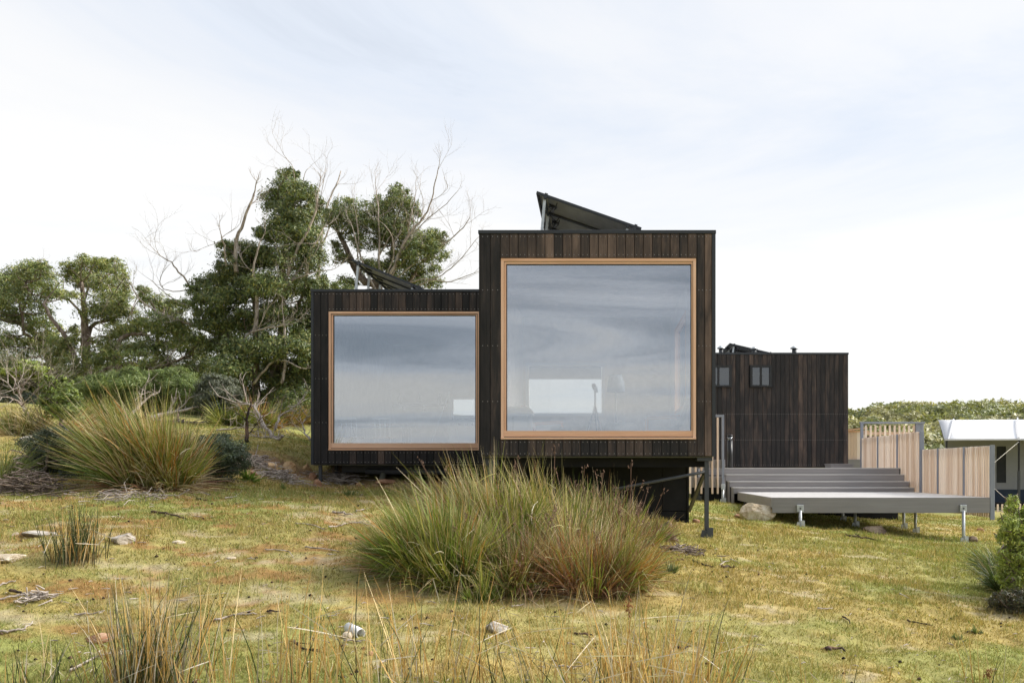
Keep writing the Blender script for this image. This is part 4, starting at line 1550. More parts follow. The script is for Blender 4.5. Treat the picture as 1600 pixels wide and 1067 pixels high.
m.quad_prism([(xl, TY + 0.041, zt0), (xl + 0.04, TY + 0.041, zt0), (xl * 37.2 / TY + 0.24, 37.2, zt0), (xl * 37.2 / TY + 0.2, 37.2, zt0)],
             [(xl, TY + 0.041, 1.35), (xl + 0.04, TY + 0.041, 1.35), (xl * 37.2 / TY + 0.24, 37.2, 1.35), (xl * 37.2 / TY + 0.2, 37.2, 1.35)])
m.build('canvas_wall', M['canvas'], tn)
boxpart('mesh_window', M['mesh'], tn, wx0 + 0.001, wx1 - 0.001, TY + 0.012, TY + 0.03, wz0_ + 0.001, wz1_ - 0.001)
boxpart('window_trim', M['canvas'], tn, wx1, wx1 + 0.05, TY - 0.006, TY - 0.0005, wz0_ - 0.03, wz1_ + 0.03)
boxpart('navy_skirt', M['navy'], tn, xl, xr, TY - 0.01, TY + 0.045, zt0 - 0.05, zt0 + 0.4195)
boxpart('base', M['black'], tn, xl - 0.1, xr, 32.2, 34.3, zt0 - 0.2, zt0 - 0.055)
for px in (1479, 1592):
    x = W(px, 0, 31.7).x
    MB().bar((x, 31.7, -1.45), (x, 31.7, -0.05), 0.07).build('pole_sleeve', M['dsteel'], tn)
    MB().bar((x, 31.7, -0.0495), (x, 31.7, 1.03), 0.05).build('pole', M['blackpl'], tn)
MB().tube([W(1592, 690, 31.6), W(1553, 723, 31.2), W(1540, 735, 31.0)], 0.010, 5).build('guy_rope', M['linen'], tn)
MB().tube([W(1545, 755, 31.5), W(1590, 796, 30.0)], 0.010, 5).build('guy_rope', M['linen'], tn)
# low balustrade by the tent
f6 = thing('low_fence', 'low open slat fence in front of the tent base', 'fence', (W(1572, 0, 30).x, 30, -1.7))
sm = slat_mesh(0.055, 0.035, 0.58)
for k, px in enumerate(range(1531, 1640, 7)):
    link_mesh('slat', sm, None, f6, (W(px, 0, 30).x, 30.0, -1.76 + 0.003 * k))
boxpart('rail', M['dsteel'], f6, W(1525, 0, 30).x, W(1640, 0, 30).x, 30.02, 30.05, -1.36, -1.30)
boxpart('rail', M['dsteel'], f6, W(1525, 0, 30).x, W(1640, 0, 30).x, 30.02, 30.05, -1.66, -1.60)

# ------------------------------------------------------------------ foliage builders


def unit(v):
    return v / np.maximum(np.linalg.norm(v, axis=-1, keepdims=True), 1e-9)


def leaf_quads(C, L, Wd, rng, droop=0.35, col=None, out=None, follow=0.0):
    """one slim pointed leaf per centre; returns V, F, colours"""
    n = len(C)
    a = rng.normal(0, 1, (n, 3))
    a[:, 2] -= droop * 1.2
    a = unit(a)
    nr = rng.normal(0, 1, (n, 3))
    if out is not None:
        nr = nr * (1 - follow) + out * follow * 1.7
        a = unit(a - out * (a * out).sum(1, keepdims=True) * follow)
    b = unit(np.cross(a, nr))
    L = L * rng.uniform(0.6, 1.3, (n, 1))
    Wd = Wd * rng.uniform(0.7, 1.3, (n, 1))
    V = np.stack([C - a * L * 0.38 + b * Wd * 0.55, C + a * L * 0.62, C - a * L * 0.30 - b * Wd * 0.55], 1).reshape(-1, 3)
    Fc = np.arange(3 * n).reshape(n, 3)
    return V, Fc, (None if col is None else np.repeat(col, 3, 0))


def clump_points(c, r, n, rng, ns=22, sub=0.40, fill=0.35):
    """leaf centres in bunches spread over an ellipsoid: uneven outline with gaps"""
    d = unit(rng.normal(0, 1, (ns, 3)))
    d[:, 2] = np.where(d[:, 2] < -0.75, -d[:, 2] * 0.8, d[:, 2])
    rad = np.where(rng.random((ns, 1)) < fill, rng.uniform(0.2, 0.7, (ns, 1)), rng.uniform(0.72, 1.08, (ns, 1)))
    sc_ = d * rad
    k = rng.integers(0, ns, n)
    off = rng.normal(0, 1, (n, 3)) * sub * 0.55
    off[:, 2] *= 0.75
    p = sc_[k] + off
    return c + p * r, k, unit(unit(p) * 0.5 + unit(off) * 0.5 + np.array([0, 0, 0.15]))


def pal(cols, n, rng, var=0.25):
    cols = np.array(cols)
    c = cols[rng.integers(0, len(cols), n)]
    return c * rng.uniform(1 - var, 1 + var, (n, 1))


GUM = [(0.1469, 0.1981, 0.058), (0.1903, 0.2325, 0.0695), (0.2507, 0.2755, 0.0793), (0.1297, 0.1721, 0.0661), (0.3027, 0.284, 0.091)]
GUM_DARK = [(0.099, 0.1395, 0.046), (0.1321, 0.1744, 0.0565), (0.1872, 0.2229, 0.0707), (0.088, 0.1162, 0.0494), (0.2421, 0.2325, 0.0707)]
GUM_LIGHT = [(0.2093, 0.2404, 0.0769), (0.2658, 0.2805, 0.0847), (0.1772, 0.2084, 0.0769), (0.3221, 0.3046, 0.1078)]
GREYG = [(0.102, 0.114, 0.072), (0.132, 0.138, 0.09), (0.078, 0.0936, 0.06)]
BRIGHT = [(0.20, 0.26, 0.045), (0.25, 0.30, 0.06), (0.15, 0.21, 0.04), (0.31, 0.33, 0.09)]
PINE = [(0.11, 0.16, 0.045), (0.145, 0.19, 0.05), (0.19, 0.225, 0.065)]


def branch_to(mb, limbs, target, r0, rng):
    """limb from the nearest point of the skeleton to the target"""
    best, bd = None, 1e9
    for pts in limbs:
        for p in pts:
            dz = target.z - p.z
            d = (p - target).length + (1.5 if dz < -0.1 else 0)
            if d < bd:
                bd, best = d, p
    if bd < 0.15:
        return
    mid = best.lerp(target, 0.5) + Vector(rng.normal(0, 0.10, 3)) * bd + Vector((0, 0, -0.08 * bd))
    mb.tube(smooth_line([best, mid, target], 3), [r0 * (1 - 0.10 * i) for i in range(7)], 5)


def twigs(mb, p, d, L, r, depth, rng, spread=0.55, up=0.15):
    """bare forked branch"""
    pts = [p]
    q = p.copy()
    dd = d.copy()
    n = 4
    for i in range(n):
        dd = (dd + Vector(rng.normal(0, 0.16, 3)) + Vector((0, 0, up * 0.3))).normalized()
        q = q + dd * (L / n)
        pts.append(q.copy())
    mb.tube(pts, [r * (1 - 0.14 * i) for i in range(n + 1)], 5 if depth > 1 else 4, False)
    if depth <= 0:
        return
    for i in range(1, n + 1):
        k = 1 if i < n else 2
        for _ in range(k):
            if i < n and rng.random() < 0.35:
                continue
            nd = (dd + Vector(rng.normal(0, spread, 3)) + Vector((0, 0, up))).normalized()
            twigs(mb, pts[i], nd, L * rng.uniform(0.5, 0.8), r * 0.5, depth - 1, rng, spread, up)


def tree(name, label, cat, D, base, limbs, clumps, dead=(), palette=GUM, seed=1, leaf=(0.125, 0.036), dens=1.0,
         depth=1.6, bark='bark', group='gum trees behind the cabins', fan=(), deadmat='dead', twig=True):
    """limbs / clumps in photo pixels at depth D; every clump gets its own depth offset"""
    rng = np.random.default_rng(seed)
    s = D / F
    b = W(base[0], base[1], D)
    b.z = gz(b.x, b.y) - 0.05
    t = thing(name, label, cat, b, group)
    mb = MB()
    lines = []
    for pts, r0, r1 in limbs:
        dy = rng.uniform(-0.3, 0.3)
        P = [W(x, y, D + dy * i * 0.6) for i, (x, y) in enumerate(pts)]
        P = smooth_line(P, 4)
        P = [p + Vector(rng.normal(0, 0.018, 3)) for p in P]
        if pts[0] == base:
            P[0] = b.copy()
        lines.append(P)
        mb.tube(P, [r0 + (r1 - r0) * i / (len(P) - 1) for i in range(len(P))], 8)
    Vs, Fs, Cs, off = [], [], [], 0
    extra = []
    for (x, y, rx, ry) in clumps:
        for _ in range(2):
            a_ = rng.uniform(0, 2 * math.pi)
            f_ = rng.uniform(0.28, 0.48)
            extra.append((x + math.cos(a_) * rx * 1.05, y - abs(math.sin(a_)) * ry * 1.05, rx * f_, ry * f_))
    for (x, y, rx, ry) in list(clumps) + extra:
        dy = rng.uniform(-1, 1) * depth
        c = W(x, y, D + dy)
        r = np.array([rx * s * 1.12, min(rx * s * 1.15, 1.4), ry * s * 1.22])
        area = rx * ry
        n = int(area * dens * 4.6 * (0.042 * 0.15) / (leaf[0] * leaf[1]) * (s * 1400 / 34) ** 2)
        C, k, on = clump_points(np.array(c), r, n, rng, ns=max(14, int(12 + area / 14)))
        tone = rng.uniform(0.82, 1.2)
        subt = rng.uniform(0.75, 1.25, 400)[k][:, None]
        col = pal(palette, n, rng) * tone * subt
        V, Q, cc = leaf_quads(C, leaf[0], leaf[1], rng, 0.35, col, on, 0.55)
        Vs.append(V)
        Fs.append(Q + off)
        Cs.append(cc)
        off += len(V)
        if twig and lines:
            branch_to(mb, lines, c, 0.028 * D / 34, rng)
            for _ in range(3):
                e = c + Vector(rng.normal(0, 0.55, 3) * r)
                mb.tube([c, c.lerp(e, 0.5) + Vector(rng.normal(0, 0.03, 3)), e], [0.012, 0.009, 0.005], 4, False)
    if mb.v:
        mb.build('trunk', M[bark], t)
    if Vs:
        o = mesh_np('crown', np.concatenate(Vs), np.concatenate(Fs), M['leaf'], t, np.concatenate(Cs))
    for pts, r0, r1, sub in dead:
        dmb = MB()
        r0, r1 = r0 * 0.78, r1 * 0.72
        dy = rng.uniform(-1.0, -0.2)
        P = [W(x, y, D - 0.9 + dy * 0.4 * i) for i, (x, y) in enumerate(pts)]
        P = smooth_line(P, 4)
        P = [p + Vector(rng.normal(0, 0.016, 3)) for p in P]
        dmb.tube(P, [r0 + (r1 - r0) * i / (len(P) - 1) for i in range(len(P))], 7)
        for i in range(3, len(P) - 1):
            if rng.random() < sub * 0.6:
                d = (P[i + 1] - P[i]).normalized()
                nd = (d + Vector(rng.normal(0, 0.6, 3))).normalized()
                rr_ = r0 + (r1 - r0) * i / (len(P) - 1)
                twigs(dmb, P[i], nd, rng.uniform(0.5, 1.1), max(rr_ * 0.45, 0.008), 2, rng, 0.5, 0.2)
        if sub > 0:
            d = (P[-1] - P[-2]).normalized()
            twigs(dmb, P[-1], d, rng.uniform(0.35, 0.7), r1 * 0.8, 2, rng, 0.5, 0.2)
        dmb.build('dead_branch', M[deadmat], t)
    return t


# ------------------------------------------------------------------ the gum trees
tree('gum_tree', 'gum tree at the far left edge, leaning out of the picture', 'tree', 36.0, (100, 608),
     [([(100, 608), (78, 565), (62, 530), (35, 507), (0, 498), (-40, 480)], 0.17, 0.07),
      ([(112, 606), (88, 580), (70, 545)], 0.13, 0.10),
      ([(62, 530), (38, 520), (33, 480), (20, 462)], 0.07, 0.03), ([(33, 490), (45, 460), (40, 440)], 0.05, 0.02)],
     [(8, 455, 24, 18), (30, 440, 26, 18), (12, 492, 22, 13), (45, 425, 24, 11), (60, 445, 25, 22), (76, 470, 16, 18), (55, 422, 20, 11),
      (35, 470, 25, 18), (52, 500, 24, 16), (70, 518, 20, 20), (62, 545, 30, 20), (18, 545, 32, 18), (88, 552, 20, 20), (10, 575, 28, 16),
      (40, 585, 30, 16), (-30, 470, 35, 25), (-40, 520, 40, 25), (-30, 570, 40, 25), (75, 585, 25, 16)],
     [([(92, 470), (100, 440), (80, 420)], 0.02, 0.01, 0.6)], GUM, 101, dens=0.56)
tree('gum_tree', 'gum tree with a clear grey trunk and layered crown, second from the left', 'tree', 34.5, (136, 600),
     [([(136, 600), (134, 545), (132, 500), (130, 470), (127, 440)], 0.20, 0.06),
      ([(134, 552), (141, 512), (160, 502), (180, 497)], 0.10, 0.04), ([(131, 497), (118, 478), (98, 465)], 0.06, 0.03),
      ([(131, 468), (140, 448), (150, 438)], 0.05, 0.03), ([(130, 592), (122, 575), (110, 540), (99, 520), (80, 497), (70, 476)], 0.12, 0.05)],
     [(135, 422, 28, 17), (118, 432, 15, 12), (165, 420, 26, 14), (183, 432, 13, 13), (150, 446, 25, 16), (180, 452, 18, 14), (112, 462, 16, 7),
      (160, 481, 28, 19), (158, 492, 22, 13), (190, 492, 20, 12), (200, 517, 26, 14), (185, 527, 20, 10), (122, 522, 12, 11), (190, 466, 14, 11),
      (150, 414, 22, 9), (105, 545, 18, 16), (170, 540, 25, 14), (150, 560, 25, 16), (110, 575, 22, 16)],
     [([(168, 445), (185, 470), (205, 485)], 0.02, 0.012, 0.5), ([(140, 560), (150, 540), (158, 500)], 0.03, 0.015, 0.4)], GUM_LIGHT + GUM, 102, dens=0.56)
tree('gum_tree', 'low spreading gum between the layered gum and the tallest tree', 'tree', 33.0, (215, 610),
     [([(215, 610), (185, 575), (182, 545), (195, 525), (225, 522)], 0.15, 0.05), ([(215, 610), (240, 570), (245, 535), (250, 505)], 0.12, 0.04),
      ([(150, 585), (200, 568), (250, 573), (285, 560)], 0.09, 0.05)],
     [(245, 475, 22, 13), (225, 458, 11, 9), (265, 490, 20, 13), (287, 481, 18, 11), (250, 507, 28, 15), (225, 512, 20, 11), (283, 512, 20, 14),
      (265, 532, 28, 16), (235, 547, 28, 13), (210, 562, 25, 11), (292, 542, 25, 16), (312, 552, 18, 24), (195, 547, 20, 11), (170, 560, 20, 11),
      (310, 585, 20, 22), (262, 575, 28, 16), (225, 585, 25, 14), (240, 600, 30, 14), (290, 600, 25, 14)],
     [([(340, 522), (312, 512), (280, 500), (240, 484), (216, 465), (204, 442)], 0.075, 0.02, 0.5),
      ([(302, 455), (280, 425), (262, 408), (244, 394)], 0.05, 0.015, 0.6),
      ([(306, 478), (280, 474), (255, 455), (235, 437)], 0.035, 0.012, 0.6), ([(298, 453), (262, 454), (250, 440), (262, 415)], 0.025, 0.012, 0.4),
      ([(160, 590), (200, 560), (240, 575), (275, 545)], 0.035, 0.02, 0.6), ([(215, 600), (205, 575), (190, 560)], 0.03, 0.02, 0.6),
      ([(330, 605), (300, 590), (280, 578)], 0.06, 0.03, 0.3)], GUM, 103, dens=0.65)
tree('gum_tree', 'tallest gum tree, dense and dark, left of the left cabin', 'tree', 31.5, (425, 655),
     [([(425, 655), (428, 590), (440, 545), (441, 490), (440, 440), (448, 380), (455, 320)], 0.24, 0.06),
      ([(405, 655), (399, 565), (400, 500), (395, 440)], 0.16, 0.07), ([(428, 600), (400, 585), (375, 560), (362, 530)], 0.08, 0.04),
      ([(441, 500), (470, 470), (480, 430)], 0.08, 0.04)],
     [(450, 282, 16, 13), (446, 297, 24, 11), (472, 306, 22, 15), (430, 317, 22, 13), (492, 322, 12, 14), (455, 337, 28, 17), (482, 347, 20, 17),
      (440, 362, 26, 15), (472, 377, 28, 19), (420, 372, 18, 14), (388, 398, 26, 16), (362, 392, 18, 13), (408, 412, 28, 17), (447, 407, 30, 19),
      (487, 412, 18, 24), (372, 427, 28, 18), (345, 442, 26, 14), (322, 457, 22, 15), (312, 472, 12, 13), (347, 472, 28, 19), (387, 457, 30, 19),
      (422, 452, 30, 19), (462, 452, 28, 21), (492, 457, 18, 21), (327, 502, 22, 19), (362, 507, 30, 20), (402, 502, 30, 19), (442, 502, 30, 20),
      (477, 502, 25, 24), (342, 542, 26, 20), (382, 547, 30, 20), (427, 547, 30, 20), (467, 547, 25, 23), (357, 582, 30, 20), (402, 587, 30, 20),
      (447, 592, 30, 23), (482, 582, 18, 23), (382, 620, 26, 18), (422, 625, 28, 18), (462, 625, 24, 18), (350, 610, 22, 16), (500, 520, 14, 40),
      (500, 600, 18, 40), (530, 560, 25, 40), (530, 480, 20, 30)],
     [([(370, 425), (367, 382), (380, 346), (398, 302)], 0.10, 0.045, 0.12), ([(354, 418), (351, 390), (345, 368)], 0.05, 0.03, 0.2),
      ([(440, 455), (460, 400), (488, 345), (496, 306)], 0.075, 0.035, 0.35), ([(446, 452), (480, 402), (503, 362)], 0.055, 0.025, 0.4),
      ([(452, 440), (475, 430), (512, 422)], 0.045, 0.02, 0.5), ([(398, 520), (402, 460), (396, 425), (405, 378)], 0.10, 0.03, 0.15),
      ([(402, 470), (412, 445), (440, 422)], 0.045, 0.02, 0.4), ([(462, 290), (458, 262), (445, 246)], 0.02, 0.01, 0.9),
      ([(440, 600), (445, 560), (444, 500)], 0.07, 0.05, 0.2), ([(372, 540), (388, 522), (412, 514), (442, 508)], 0.06, 0.025, 0.4),
      ([(395, 600), (420, 570), (440, 562), (470, 575)], 0.06, 0.03, 0.4), ([(460, 330), (470, 290), (482, 262)], 0.025, 0.01, 0.8)],
     GUM_DARK, 104, dens=1.05, depth=1.3)
tree('gum_tree', 'gum tree with a fan of bare branches rising behind the left cabin roof', 'tree', 36.0, (600, 640),
     [([(600, 640), (598, 520), (590, 450), (570, 440), (553, 415), (538, 380), (525, 358)], 0.24, 0.07),
      ([(598, 520), (605, 440), (612, 395), (615, 360)], 0.12, 0.04), ([(598, 520), (640, 440), (660, 410)], 0.10, 0.04)],
     [(528, 342, 20, 15), (518, 347, 12, 13), (547, 330, 22, 14), (550, 360, 22, 17), (567, 347, 18, 14), (590, 327, 23, 15), (602, 347, 26, 19),
      (622, 305, 15, 12), (627, 322, 23, 15), (642, 337, 12, 17), (617, 362, 26, 17), (637, 372, 18, 15), (592, 382, 18, 14), (664, 377, 20, 13),
      (684, 376, 13, 11), (652, 397, 23, 17), (682, 397, 15, 15), (660, 422, 20, 13), (672, 442, 16, 10), (628, 402, 20, 14), (525, 392, 8, 12),
      (536, 407, 11, 9), (560, 378, 12, 11), (610, 425, 24, 14), (540, 445, 14, 10), (640, 440, 22, 12), (575, 420, 16, 14)],
     [([(605, 445), (612, 425), (632, 377), (650, 351), (668, 331), (678, 293), (685, 262)], 0.085, 0.02, 0.6),
      ([(622, 420), (652, 387), (693, 382), (723, 356), (735, 337)], 0.055, 0.016, 0.55),
      ([(618, 435), (657, 407), (690, 402)], 0.05, 0.015, 0.6), ([(650, 448), (690, 430), (718, 407), (748, 369)], 0.035, 0.012, 0.6),
      ([(640, 440), (672, 436), (703, 440), (748, 424)], 0.045, 0.015, 0.6), ([(596, 470), (592, 407), (592, 339), (587, 290)], 0.075, 0.02, 0.6),
      ([(600, 460), (632, 382), (642, 339), (650, 302)], 0.07, 0.02, 0.65), ([(590, 460), (564, 402), (559, 356), (555, 326)], 0.06, 0.02, 0.55),
      ([(600, 440), (615, 400), (612, 370), (600, 350)], 0.05, 0.02, 0.5), ([(630, 380), (660, 350), (690, 325), (715, 300)], 0.03, 0.012, 0.7),
      ([(592, 400), (612, 365), (620, 335)], 0.04, 0.015, 0.6), ([(655, 352), (662, 320), (655, 290)], 0.025, 0.01, 0.7),
      ([(560, 440), (560, 400), (553, 360)], 0.05, 0.03, 0.3)],
     GUM_DARK + GUM, 105, dens=0.72, depth=1.0)
tree('dead_tree', 'slender bare tree between the tallest gum and the bare fan gum', 'tree', 38.0, (490, 660),
     [([(490, 660), (495, 480), (500, 400), (506, 340), (520, 300), (533, 268)], 0.10, 0.02), ([(502, 385), (518, 345), (530, 300)], 0.04, 0.015)],
     [], [([(505, 345), (516, 310), (530, 285)], 0.03, 0.012, 0.7), ([(500, 420), (495, 350), (503, 300), (508, 265)], 0.03, 0.01, 0.7)],
     GUM, 106, bark='dead', deadmat='dead')

# dark understorey closing the wood behind, each a bush of its own
for k, (x, y, rx, ry, pl, lab) in enumerate((
        (-25, 600, 45, 40, GUM_DARK, 'dark evergreen bush beneath the gum at the left edge'),
        (60, 605, 45, 30, GUM_DARK, 'dark evergreen bush behind the little bright topped tree'),
        (150, 600, 45, 30, GUM_DARK, 'dark evergreen bush below the grey trunked gum'),
        (240, 600, 45, 30, GUM, 'olive bush below the low spreading gum'),
        (320, 605, 40, 38, GUM_DARK, 'dark bush just left of the tallest gum foot'),
        (400, 640, 45, 30, GUM_DARK, 'dark bush at the foot of the tallest gum'),
        (475, 635, 40, 40, GUM_DARK, 'dark bush beside the left wall of the left cabin'))):
    cl = [(x + dx * rx, y + dy * ry, rx * 0.55, ry * 0.5) for dx, dy in ((-0.6, 0.2), (0, -0.3), (0.6, 0.1), (-0.3, 0.6), (0.35, 0.65), (0.1, 0.2), (-0.7, -0.3), (0.7, -0.4))]
    tree('evergreen_bush', lab, 'bush', 37.5, (x, y + ry), [([(x, y + ry), (x, y)], 0.10, 0.05), ([(x, y + ry), (x + rx * 0.5, y)], 0.06, 0.03)],
         cl, (), pl, 130 + k, dens=0.9, depth=1.6, group='dark bushes under the gum trees')

for k, (x, y, rx, ry, pl, lab) in enumerate((
        (20, 632, 40, 16, GREYG, 'low grey green scrub under the left edge gum'),
        (130, 636, 45, 16, GUM_DARK, 'low scrub along the foot of the grey trunked gum'),
        (215, 640, 45, 16, GUM, 'low olive scrub right behind the feathery shrubs'),
        (300, 642, 45, 16, GUM_DARK, 'low dark scrub by the fallen log'),
        (380, 648, 40, 14, GUM_DARK, 'low dark scrub behind the bare white branch'))):
    cl = [(x + dx * rx, y + dy * ry, rx * 0.4, ry * 0.6) for dx, dy in ((-0.8, 0.0), (-0.4, -0.3), (0, 0.1), (0.4, -0.3), (0.8, 0.1), (-0.2, 0.5), (0.5, 0.5))]
    tree('low_scrub', lab, 'bush', 33.0, (x, y + ry), [([(x, y + ry), (x, y)], 0.05, 0.03)], cl, (), pl, 170 + k, dens=0.9, depth=0.8, group='low scrub under the gum trees')

# ------------------------------------------------------------------ shrubs in the middle distance
tree('banksia_tree', 'little twiggy grey tree with bright green tufts at the left edge', 'tree', 22.5, (62, 678),
     [([(62, 678), (48, 652), (37, 638), (31, 622), (36, 603), (48, 590)], 0.055, 0.025), ([(36, 634), (15, 620), (-8, 612)], 0.03, 0.012),
      ([(31, 622), (26, 600), (18, 588)], 0.025, 0.01)],
     [(16, 583, 11, 6), (38, 574, 11, 9), (54, 578, 14, 9), (48, 586, 14, 8), (62, 583, 8, 7)],
     [([(34, 628), (20, 608), (8, 595)], 0.015, 0.008, 1.0), ([(33, 625), (28, 600), (22, 590)], 0.015, 0.008, 1.0),
      ([(36, 632), (55, 612), (72, 598)], 0.015, 0.008, 1.0), ([(38, 635), (60, 622), (75, 618)], 0.012, 0.008, 1.0),
      ([(36, 630), (14, 622), (-6, 618)], 0.015, 0.008, 1.0)], BRIGHT, 140, (0.07, 0.028), 1.0, 0.25, 'bark', None)
tree('bright_bush', 'bright yellow green bush between the little tree and the big left tussock', 'bush', 21.0, (98, 668),
     [([(98, 668), (92, 640), (88, 615)], 0.05, 0.02)],
     [(80, 602, 13, 10), (97, 612, 14, 11), (84, 630, 17, 13), (106, 628, 17, 15), (90, 645, 17, 10), (112, 645, 14, 12), (100, 598, 9, 7)],
     (), BRIGHT[:3] + PINE, 141, (0.08, 0.03), 1.3, 0.4, 'bark', None)
for k, (cl, lab) in enumerate((
        ([(150, 605, 22, 16), (175, 600, 22, 16), (200, 603, 26, 18), (160, 625, 26, 16), (190, 622, 25, 16)], 'feathery green shrub just behind the big left tussock'),
        ([(230, 600, 20, 16), (240, 620, 26, 18), (215, 618, 18, 16)], 'feathery green shrub right behind the tussock tips'),
        ([(268, 592, 20, 14), (285, 596, 20, 15), (276, 612, 28, 18), (300, 612, 16, 16), (258, 612, 16, 18)], 'taller feathery shrub right of the big left tussock'))):
    x = sum(c[0] for c in cl) / len(cl)
    tree('feathery_shrub', lab, 'shrub', 27.0, (x, 652), [([(x, 652), (x + 2, 625), (x, 600)], 0.05, 0.02)], cl, (), PINE, 150 + k,
         (0.16, 0.016), 1.5, 0.5, 'bark', 'feathery shrubs before the wood')
tree('grey_shrub', 'grey green shrub standing over a fallen branch, left of the tall gum', 'shrub', 26.0, (345, 660),
     [([(345, 660), (342, 635), (338, 610)], 0.05, 0.02)],
     [(330, 602, 18, 13), (350, 605, 18, 14), (340, 622, 26, 15), (362, 620, 12, 12), (318, 622, 14, 12), (340, 640, 22, 10)], (), GREYG, 155, (0.08, 0.02), 1.5, 0.5, 'bark', None)
tree('dark_shrub', 'dark low shrub at the left foot of the big left tussock', 'shrub', 15.2, (70, 760),
     [([(70, 760), (72, 735), (75, 705)], 0.03, 0.015)],
     [(64, 700, 26, 18), (92, 692, 24, 18), (58, 722, 24, 16), (82, 730, 28, 20), (105, 725, 22, 24), (64, 745, 22, 10), (110, 700, 22, 22), (120, 745, 25, 16)],
     (), [(0.05, 0.068, 0.035), (0.065, 0.085, 0.042), (0.045, 0.055, 0.034)], 156, (0.05, 0.014), 1.2, 0.4, 'bark', 'dark shrubs beside the big left tussock')
tree('dark_shrub', 'dark leafy shrub on the right side of the big left tussock', 'shrub', 15.6, (330, 765),
     [([(330, 765), (328, 745), (330, 715)], 0.03, 0.015), ([(330, 765), (345, 740), (360, 712)], 0.025, 0.01)],
     [(300, 704, 22, 18), (318, 716, 22, 20), (342, 700, 22, 17), (364, 710, 21, 17), (335, 732, 27, 16), (306, 742, 26, 18), (358, 728, 23, 14), (294, 730, 20, 22), (330, 750, 26, 10)],
     (), [(0.06, 0.082, 0.045), (0.075, 0.10, 0.052), (0.05, 0.065, 0.04)], 157, (0.05, 0.014), 1.2, 0.4, 'bark', 'dark shrubs beside the big left tussock')
tree('young_tree', 'fresh green young tree over strappy leaves at the right edge', 'tree', 11.2, (1589, 930),
     [([(1589, 930), (1588, 900), (1584, 860), (1583, 810), (1583, 785)], 0.028, 0.008), ([(1588, 900), (1600, 860), (1606, 830)], 0.018, 0.008)],
     [(1582, 786, 6, 10), (1584, 804, 11, 13), (1580, 822, 17, 14), (1594, 836, 20, 16), (1572, 842, 12, 12), (1603, 814, 15, 16), (1614, 845, 20, 20), (1598, 862, 18, 16),
      (1576, 870, 14, 14), (1612, 884, 20, 22), (1588, 894, 18, 16), (1568, 900, 12, 12), (1604, 915, 20, 16), (1580, 918, 16, 12), (1620, 810, 18, 24)],
     (), [(0.40, 0.47, 0.10), (0.33, 0.40, 0.085), (0.48, 0.52, 0.16), (0.25, 0.32, 0.08)], 158, (0.050, 0.018), 1.1, 0.25, 'bark', None)
tree('dark_shrub', 'low dark ground shrub beneath the young tree at the right edge', 'shrub', 10.6, (1592, 958),
     [([(1592, 958), (1590, 940)], 0.02, 0.01)], [(1565, 940, 16, 12), (1590, 935, 20, 14), (1615, 940, 20, 18), (1580, 950, 24, 8)], (),
     [(0.06, 0.07, 0.035), (0.08, 0.085, 0.045), (0.11, 0.085, 0.055)], 159, (0.04, 0.014), 1.0, 0.3, 'bark', None)

# far wooded hillside
def hill_wood():
    rng = np.random.default_rng(5)
    Vs, Fs, Cs, off = [], [], [], 0
    for k in range(500):
        y = rng.uniform(64, 172)
        px = rng.uniform(1235, 1700)
        x = (px - CX) * y / F
        z = float(base_height(np.array([x]), np.array([y]))[0])
        r = rng.uniform(1.5, 3.6) * (0.7 + y / 300)
        n = int(850)
        d = unit(rng.normal(0, 1, (n, 3)))
        d[:, 2] = np.abs(d[:, 2]) - 0.15
        lump = 1 + 0.22 * np.sin(d[:, 0:1] * 5 + k) * np.cos(d[:, 1:2] * 4 + 2 * k)
        C = np.array([x, y, z + 0.5]) + d * np.array([r, r, r * 0.78]) * lump * rng.uniform(0.80, 1.05, (n, 1))
        base = np.array([(0.27, 0.28, 0.11), (0.33, 0.32, 0.14), (0.23, 0.25, 0.11), (0.38, 0.36, 0.18)])[rng.integers(0, 4)]
        col = base * rng.uniform(0.65, 1.4, (n, 1))
        nrm_ = unit(d + rng.normal(0, 0.45, (n, 3)))
        ta = unit(np.cross(nrm_, rng.normal(0, 1, (n, 3))))
        tb = np.cross(nrm_, ta)
        e = rng.uniform(0.20, 0.46, (n, 1))
        V = np.stack([C + ta * e, C - ta * e * 0.5 + tb * e * 0.8, C - ta * e * 0.5 - tb * e * 0.8], 1).reshape(-1, 3)
        Q = np.arange(3 * n).reshape(n, 3)
        cc = np.repeat(col, 3, 0)
        Vs.append(V)
        Fs.append(Q + off)
        Cs.append(cc)
        off += len(V)
    o = mesh_np('hillside_wood', np.concatenate(Vs), np.concatenate(Fs), M['leaf'], None, np.concatenate(Cs))
    tag(o, 'low rounded bushland canopy covering the far hillside', 'woodland', None, 'stuff')


hill_wood()

# ------------------------------------------------------------------ tussocks, rushes and straw
T_GREEN = [(0.13, 0.19, 0.028), (0.18, 0.235, 0.036), (0.085, 0.135, 0.024)]
T_OLIVE = [(0.23, 0.24, 0.048), (0.29, 0.275, 0.058), (0.18, 0.20, 0.040)]
T_STRAW = [(0.52, 0.42, 0.24), (0.60, 0.50, 0.32), (0.45, 0.34, 0.17)]
T_RUST = [(0.38, 0.17, 0.045), (0.46, 0.23, 0.06), (0.32, 0.13, 0.05)]
T_BROWN = [(0.23, 0.115, 0.065), (0.30, 0.16, 0.09), (0.18, 0.09, 0.055)]


